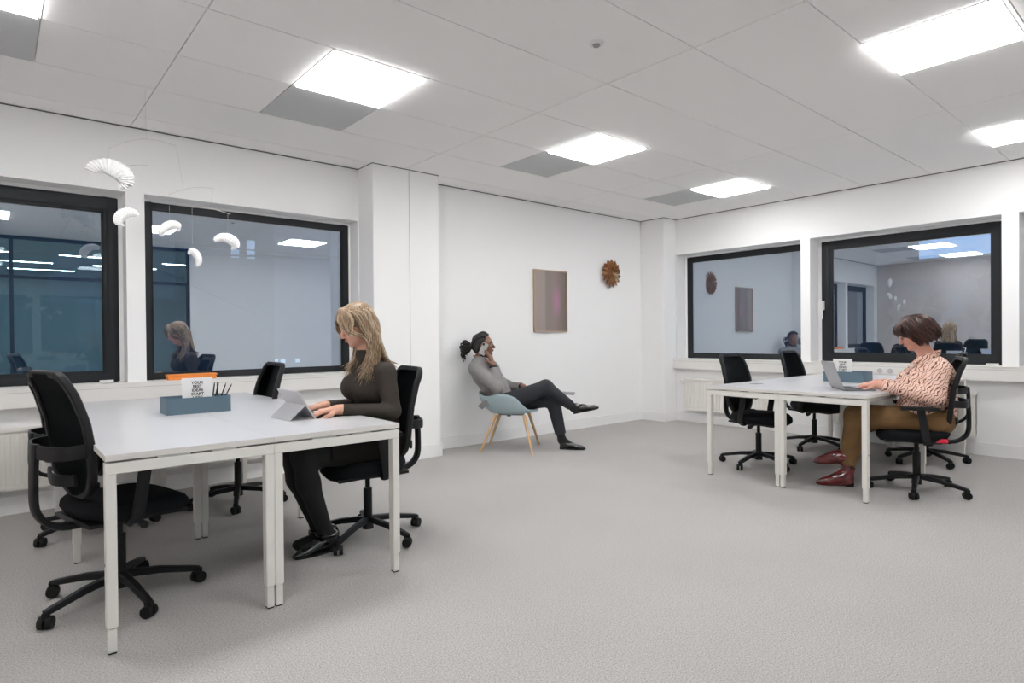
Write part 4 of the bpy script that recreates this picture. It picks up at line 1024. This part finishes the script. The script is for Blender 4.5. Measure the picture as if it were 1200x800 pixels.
# ---- man on the tub chair
def man():
    s = SDF(.0042)
    hf, M = headframe((-.285, 0, 1.112), math.radians(-2), math.radians(4), 1.06)
    head(s, hf, M, 1.06)
    s.cone((-.335, 0, .94), (-.30, 0, 1.05), .060, .058, .03)
    s.chain([(-.06, 0, .50), (-.17, 0, .66), (-.27, 0, .82), (-.32, 0, .93)], [.11, .11, .12, .08], .05)
    ER, WR = (-.095, -.235, .670), (-.155, -.155, .905); EL, WL = (-.07, .235, .64), (.12, .12, .66)
    s.chain([(-.33, -.18, .885), ER, WR], [.052, .042, .029], .02); s.chain([(-.33, .18, .885), EL, WL], [.052, .042, .029], .02)
    hand(s, WR, (-.36, .18, 1), (.9, -.30, .30), -1, .28, .19); hand(s, WL, (1, -.2, -.35), (.2, .2, 1), -1, .3, .19)
    KR, AR = (.385, -.045, .665), (.655, .06, .455); KL, AL = (.445, .085, .53), (.535, .07, .13)
    s.chain([(-.05, -.09, .49), KR, AR], [.09, .06, .042], .03); s.chain([(-.05, .09, .48), KL, AL], [.09, .06, .042], .03)
    s.cone(AR, (.75, .07, .44), .03, .025); s.cone(AL, (.60, .07, .05), .03, .025)
    o = s.build('person', SKIN3)
    tag(o, 'person with tied-back dreadlocks and grey jacket, phoning in the pale blue chair', 'person')
    facebits(o, hf, M, 1.06, mat('brown lips', (.16, .06, .05), .5), DREAD)
    j = SDF(.0055)
    j.chain([(-.075, 0, .50), (-.17, 0, .66), (-.265, 0, .82), (-.325, 0, .90)], [.135, .135, .142, .105], .05)
    j.ell((-.275, 0, .83), (.13, .20, .13), np.array(Matrix.Rotation(-.55, 3, 'Y')), .05)
    j.cone((-.32, -.05, .92), (-.335, -.165, .875), .070, .078, .04); j.cone((-.32, .05, .92), (-.335, .165, .875), .070, .078, .04)
    for S_, E_, W_ in (((-.335, -.175, .87), ER, WR), ((-.335, .175, .87), EL, WL)):
        W2 = Vector(E_)+(Vector(W_)-Vector(E_))*.86
        j.cone(S_, E_, .076, .062, .03); j.cone(E_, W2, .060, .046, .03, flat=True)
        j.ell(Vector(E_)+Vector((0, 0, .02)), (.066, .062, .066), None, .01)
    jk = j.build('jacket', JACKET, o)
    # open front shows the black shirt
    b = SDF(.005); b.ell((-.155, 0, .75), (.085, .075, .20), np.array(Matrix.Rotation(-.62, 3, 'Y')), .02); b.cone((-.33, 0, .955), (-.305, 0, 1.005), .068, .064, .02); b.cone((-.30, 0, .96), (-.235, 0, .87), .06, .05, .03)
    b.build('shirt', BLACKT, o)
    bm = bmesh.new()
    for sg in (-1, 1): sweep(bm, catmull([(-.385, sg*.03, .995), (-.345, sg*.075, .985), (-.245, sg*.085, .91), (-.135, sg*.085, .78), (-.06, sg*.085, .66)], 5), .035, .012, up=(1, sg*.6, .6))
    obj('lapel', bm, JACKET, jk, smooth=True)
    bm = bmesh.new(); sweep(bm, catmull([(-.20, -.20, .52), (-.25, -.215, .495), (-.285, -.215, .465)], 4), .060, .012, up=(1, -.8, .3)); obj('jacket_tail', bm, JACKET, jk, smooth=True)
    for W_, E_ in ((WR, ER), (WL, EL)):
        W2 = Vector(E_)+(Vector(W_)-Vector(E_))*.84; W3 = Vector(E_)+(Vector(W_)-Vector(E_))*.95
        q = SDF(.004); q.cone(W2, W3, .042, .040, .01, flat=True); q.build('cuff', BLACKT, o)
    tr = SDF(.006)
    tr.ell((-.06, 0, .50), (.15, .18, .10), None, .04)
    tr.chain([(-.04, -.095, .50), KR], [.105, .078], .05); A2 = Vector(KR)+(Vector(AR)-Vector(KR))*.95; tr.cone(KR, A2, .076, .052, .04, flat=True)
    tr.chain([(-.04, .095, .49), KL], [.105, .078], .05); A2 = Vector(KL)+(Vector(AL)-Vector(KL))*.93; tr.cone(KL, A2, .078, .058, .04, flat=True)
    tr.build('trousers', NAVY, o)
    sk = SDF(.005)
    for A_, K_, f in ((AL, KL, (.62, .07, .055)), (AR, KR, (.77, .072, .452))):
        A_ = Vector(A_); up = (Vector(K_)-A_).normalized(); sk.cone(A_+up*.10, A_-up*.04, .047, .044, .02); sk.cone(A_-up*.03, f, .042, .032, .02)
    sk.build('socks', BLACKT, o)
    shoe('shoe', SHOEB, o, (.515, .07, 0), (.79, .05, 0), AL, heelh=.022, high=.045)
    d1 = Vector((1, .05, .22)).normalized()
    shoe('shoe', SHOEB, o, (.665, .065, .375), tuple(Vector((.665, .065, .375))+d1*.275), AR, sole_dir=(.25, 0, -1), heelh=.022, high=.05)
    hr = SDF(.005)
    hr.ell(hf(-.030, 0, .045), (.098, .086, .088), M, .02); hr.ell(hf(-.065, 0, -.015), (.058, .078, .075), M, .03)
    hr.cone(hf(-.10, 0, .0), hf(-.15, 0, -.01), .034, .026, .02)
    hr.build('hair', DREAD, o)
    paths = []
    for i in range(34):
        a = random.uniform(0, 2*PI); r = random.uniform(.02, .095); c0 = hf(-.165, 0, -.01)
        paths.append([hf(-.12, R_(.01), -.005), (c0[0]+R_(.01), c0[1]+r*math.cos(a)*.6, c0[2]+r*math.sin(a)*.7), (c0[0]-.035-random.uniform(0, .04), c0[1]+r*math.cos(a), c0[2]+r*math.sin(a)-.02), (c0[0]-.03+R_(.02), c0[1]+r*math.cos(a)*1.3, c0[2]+r*math.sin(a)-.055-random.uniform(0, .03))])
    for i in range(46):
        y = -.075+.15*i/45; s_ = math.sqrt(max(0, 1-(y/.084)**2))
        paths.append([hf(.055*s_, y*.9, .075+.03*s_), hf(.0, y, .055+.082*s_), hf(-.07, y*.95, .04+.065*s_), hf(-.125*max(.7, s_), y*.6, .01+.02*s_), hf(-.14, y*.2, -.01)])
    strands('dreadlocks', DREAD, o, paths, .0085, 6)
    o.location = (4.22, 4.98, 0); o.rotation_euler = (0, 0, math.radians(-50))
    return o, hf
mo, mhf = man()
# smartphone held at the man's right ear
e_ = empty('smartphone'); tag(e_, 'light grey smartphone held to the ear of the person in the grey jacket', 'phone')
Mph = Matrix.Rotation(math.radians(-50), 4, 'Z')
pc = mo.location + (Mph @ Vector(mhf(.01, -.100, -.035)))
e_.location = pc; e_.rotation_euler = (0, math.radians(24), math.radians(-50)-.12)
obj('body', B(-.034, .034, -.004, .004, -.065, .065), mat('phone silver', (.55, .54, .54), .3, metal=.3), e_, bevel=.003)
bm = bmesh.new(); box(bm, -.030, -.004, -.0065, -.0041, .034, .060); obj('camera_bump', bm, KEYS, e_, bevel=.001)
# grey tablet lying behind the crossed knee
e_ = empty('notebook'); tag(e_, 'thin dark grey folder sticking out behind the crossed knee of the seated man', 'folder')
e_.location = mo.location + (Mph @ Vector((.50, .245, .585))); e_.rotation_euler = (0, math.radians(3), math.radians(-50))
obj('cover', B(-.13, .17, -.10, .10, -.006, .006), SPACEG, e_, bevel=.002)

# ------------------------------------------------------------------ desk-top things
def tray(loc, rz, label, txtlabel, back=False):
    e_ = empty('desk_tray', loc, rz); tag(e_, label, 'desk organiser', 'blue grey desk trays')
    L, W, h, t = .345, .205, .095, .003
    bm = BB([(0, L, 0, t, 0, h), (0, L, W-t, W, 0, h), (0, t, t, W-t, 0, h), (L-t, L, t, W-t, 0, h), (t, L-t, t, W-t, 0, t)])
    obj('tray', bm, BOXB, e_); obj('divider', B(.205, .208, t, W-t, t, h-.01), BOXB, e_)
    return e_
def card(loc, rz, label):
    e_ = empty('slogan_card', loc, rz); tag(e_, label, 'sign', 'slogan cards')
    obj('card', B(-.0825, .0825, -.001, .001, 0, .205), CARD, e_)
    cu = bpy.data.curves.new('t', 'FONT'); cu.body = 'YOUR\nBEST\nIDEAS\nSTART\nHERE'; cu.align_x = 'CENTER'; cu.size = .0235; cu.space_line = .95; cu.offset = .0006; cu.extrude = .0003
    to = bpy.data.objects.new('t', cu); C.objects.link(to); dg = bpy.context.evaluated_depsgraph_get()
    me = bpy.data.meshes.new_from_object(to.evaluated_get(dg)); bpy.data.objects.remove(to)
    me.materials.clear(); me.materials.append(INK); p = link(bpy.data.objects.new('printed_slogan', me), e_)
    p.location = (0, -.0014, .168); p.rotation_euler = (PI/2, 0, 0)
    return e_
ZT = .7642
tray((.765, 3.95, ZT), 0, 'blue grey desk tray on the left desk', '')
c1 = card((.935, 3.985, ZT+.004), 0, 'white card reading YOUR BEST IDEAS START HERE in the left desk tray'); c1.rotation_euler = (math.radians(-4), 0, 0)
tray((5.86, 2.43, ZT), -PI/2, 'blue grey desk tray on the right desk behind the laptop', '')
c2 = card((5.895, 2.275, ZT+.004), -PI/2, 'white card with the printed slogan in the right desk tray')
pens = [(.02, .03, .02), (.035, .02, .05), (-.03, .03, .0), (.055, .01, .02), (-.015, -.01, .03), (.08, 0, .0)]
for k, (dx, dy, q) in enumerate(pens):
    e_ = empty('pencil', (1.015+.010*k, 4.02+.012*(k % 3), ZT+.0045)); tag(e_, ['black pencil closest to the white card in the left desk tray', 'second black pencil from the card in the left desk tray', 'leftward-leaning black pencil in the left desk tray', 'black pencil leaning right in the middle of the bunch in the left tray', 'nearly upright black pencil near the right of the bunch', 'rightmost and most slanted black pencil in the left desk tray'][k], 'pencil', 'black pencils in the left tray')
    d = Vector((dx*.9+.012, dy, .165)).normalized(); bm = bmesh.new(); tube(bm, [(0, 0, 0), tuple(d*.158)], .0036, 6); obj('barrel', bm, KEYS, e_, smooth=True)
    bm = bmesh.new(); cyl(bm, d*.158, d*.175, .0036, .0006, 6); obj('tip', bm, KEYS, e_)
e_ = empty('felt_pouch', (1.25, 5.515, .8775)); tag(e_, 'flat bright orange box on the window sill behind the left desk', 'box')
obj('lid', B(-.185, .185, -.05, .05, .028, .044), ORANGE, e_, bevel=.004); obj('body', B(-.178, .178, -.046, .046, 0, .027), ORANGE, e_, bevel=.004)
# tablet with kickstand + keyboard (faces the blonde woman, +x)
e_ = empty('tablet_computer', (1.335, 3.345, ZT), math.radians(4)); tag(e_, 'silver tablet computer with fold-out stand and keyboard in front of the blonde woman', 'tablet')
a = math.radians(33)
Ms = Matrix.Rotation(-a, 4, 'Y')
bm = bmesh.new(); box(bm, -.008, 0, -.125, .125, 0, .190, Ms); obj('body', bm, ALU, e_, bevel=.002)
bm = bmesh.new(); box(bm, .0002, .0010, -.113, .113, .010, .180, Ms); obj('screen', bm, SCREEN, e_)
top = Ms @ Vector((-.008, 0, .10)); foot = Vector((-.150, 0, .002)); dv = foot-top; ang = math.atan2(dv.x, dv.z)
Mk = Matrix.Translation(top) @ Matrix.Rotation(ang, 4, 'Y')
bm = bmesh.new(); box(bm, -.003, 0, -.122, .122, 0, dv.length, Mk); obj('kickstand', bm, ALU, e_, bevel=.001)
kb = obj('keyboard', B(.004, .222, -.125, .125, .0, .006), mat('charcoal fabric keyboard', (.03, .03, .032), .8), e_, bevel=.002)
bm = bmesh.new()
for r in range(5):
    for c_ in range(12): box(bm, .022+r*.021, .040+r*.021, -.115+c_*.0193, -.0985+c_*.0193, .0062, .0082)
obj('keys', bm, KEYS, kb)
# laptop in front of the woman in the blouse
hx, hy = 5.085, 2.0; an = math.atan2(-.785, .62)
e_ = empty('laptop', (hx, hy, ZT), an); tag(e_, 'open grey laptop on the right desk in front of the woman in the blouse', 'laptop')
base = obj('base', B(0, .225, -.16, .16, .001, .013), SPACEG, e_, bevel=.004)
bm = bmesh.new()
for r in range(6):
    for c_ in range(14): box(bm, .018+r*.0185, .034+r*.0185, -.138+c_*.0198, -.121+c_*.0198, .0132, .0145)
obj('keys', bm, KEYS, base); obj('trackpad', B(.145, .215, -.055, .055, .0131, .0136), ALU, base)
Ml = Matrix.Translation((0, 0, .013)) @ Matrix.Rotation(math.radians(-20), 4, 'Y')
bm = bmesh.new(); box(bm, -.006, 0, -.16, .16, 0, .222, Ml); lid = obj('lid', bm, mat('laptop lid grey', (.36, .36, .37), .4, metal=.4), e_, bevel=.002)
bm = bmesh.new(); box(bm, .0002, .0008, -.15, .15, .012, .212, Ml); obj('screen', bm, mat('lit screen', (.05, .05, .06), .1, emit=((.7, .8, 1), .5)), lid)

# ------------------------------------------------------------------ paper mobile hung from the ceiling near the north wall
def shell_paper(name, c, dirx, size, flip, label, rz, tilt=0):
    """crescent pleated fan, like a paper croissant"""
    e_ = empty(name, c, rz); tag(e_, label, 'paper ornament', 'pleated paper shapes of the hanging mobile')
    bm = bmesh.new(); n = 40; rings = []
    for i in range(n+1):
        t = i/n; a = math.radians(190-230*t); R = size*(.85-.35*t)
        cen = Vector((R*math.cos(a)*1.15, 0, R*math.sin(a)*.8))
        wdt = size*(.26+.42*math.sin(PI*min(1, t*1.05+.0))**.7)*(1 if t < .82 else .75)*(.55 if t < .03 else 1)
        radial = Vector((math.cos(a), 0, math.sin(a)))
        pl = .10*size if i % 2 else 0
        ring = []
        for j in range(10):
            b = 2*PI*j/10
            ring.append(bm.verts.new(cen+radial*(wdt*.72-pl*.5)*math.cos(b)+Vector((0, 1, 0))*(wdt*.5-pl*.4)*math.sin(b)))
        rings.append(ring)
    for p, q in zip(rings, rings[1:]):
        for j in range(10): bm.faces.new((p[j], p[(j+1) % 10], q[(j+1) % 10], q[j]))
    bm.faces.new(rings[0][::-1]); bm.faces.new(rings[-1])
    if flip:
        for v in bm.verts: v.co.x = -v.co.x
    if tilt:
        bmesh.ops.rotate(bm, verts=bm.verts, cent=(0, 0, 0), matrix=Matrix.Rotation(tilt, 3, 'Y'))
    obj('pleated_paper', bm, PAPER, e_)
    return e_
def dirpt(x, y, s):
    # the mobile's own hanging positions, measured in the room
    return None
mob = [((.605, 4.70, 2.245), .125, False, 'largest pleated white paper shape, topmost on the mobile', -.15, .35),
       ((.688, 4.69, 1.985), .078, True, 'second pleated paper shape, below the largest, beside the leftmost window', .4, -.6),
       ((.915, 4.50, 1.915), .068, False, 'pleated paper shape hanging at the upper left of the second window', -.1, -.55),
       ((1.010, 4.40, 1.740), .058, True, 'lowest and smallest pleated paper shape of the mobile', .3, 1.1),
       ((1.185, 4.255, 1.82), .072, False, 'rightmost pleated paper shape of the mobile', -.2, .30)]
for c, sz, fl, lb, rz, tl in mob: shell_paper('paper_ornament', c, 1, sz, fl, lb, rz-.1, tl)
e_ = empty('mobile_frame', (.79, 4.62, H)); tag(e_, 'thin curved wires and threads of the hanging mobile', 'mobile')
o0 = Vector((.79, 4.62, H)); bm = bmesh.new()
def arc(p, q, rise, n=10):
    p, q = Vector(p), Vector(q); return [p+(q-p)*(i/n)+Vector((0, 0, rise*math.sin(PI*i/n)))-o0 for i in range(n+1)]
tube(bm, arc((.60, 4.76, 2.456), (.94, 4.469, 2.469), .055), .0016, 5)
tube(bm, arc((.667, 4.70, 2.335), (.80, 4.60, 2.345), .008), .0014, 5)
tube(bm, arc((.898, 4.50, 2.151), (1.12, 4.313, 2.188), .025), .0016, 5)
tube(bm, arc((1.012, 4.403, 2.066), (1.203, 4.24, 2.019), .012), .0016, 5)
obj('wire_arm', bm, WIRE, e_, smooth=True)
bm = bmesh.new()
for p, q in [((.79, 4.62, H), (.79, 4.60, 2.517)), ((.94, 4.469, 2.469), (.97, 4.44, 2.190)), ((.667, 4.70, 2.335), (.675, 4.695, 2.09)), ((.60, 4.76, 2.456), (.60, 4.72, 2.33)),
             ((.898, 4.50, 2.151), (.90, 4.50, 1.98)), ((1.12, 4.313, 2.188), (1.10, 4.33, 2.05)), ((1.012, 4.403, 2.066), (1.01, 4.40, 1.79)), ((1.19, 4.25, 2.02), (1.185, 4.255, 1.87))]:
    tube(bm, [Vector(p)-o0, Vector(q)-o0], .0008, 4)
obj('thread', bm, WIRE, e_)
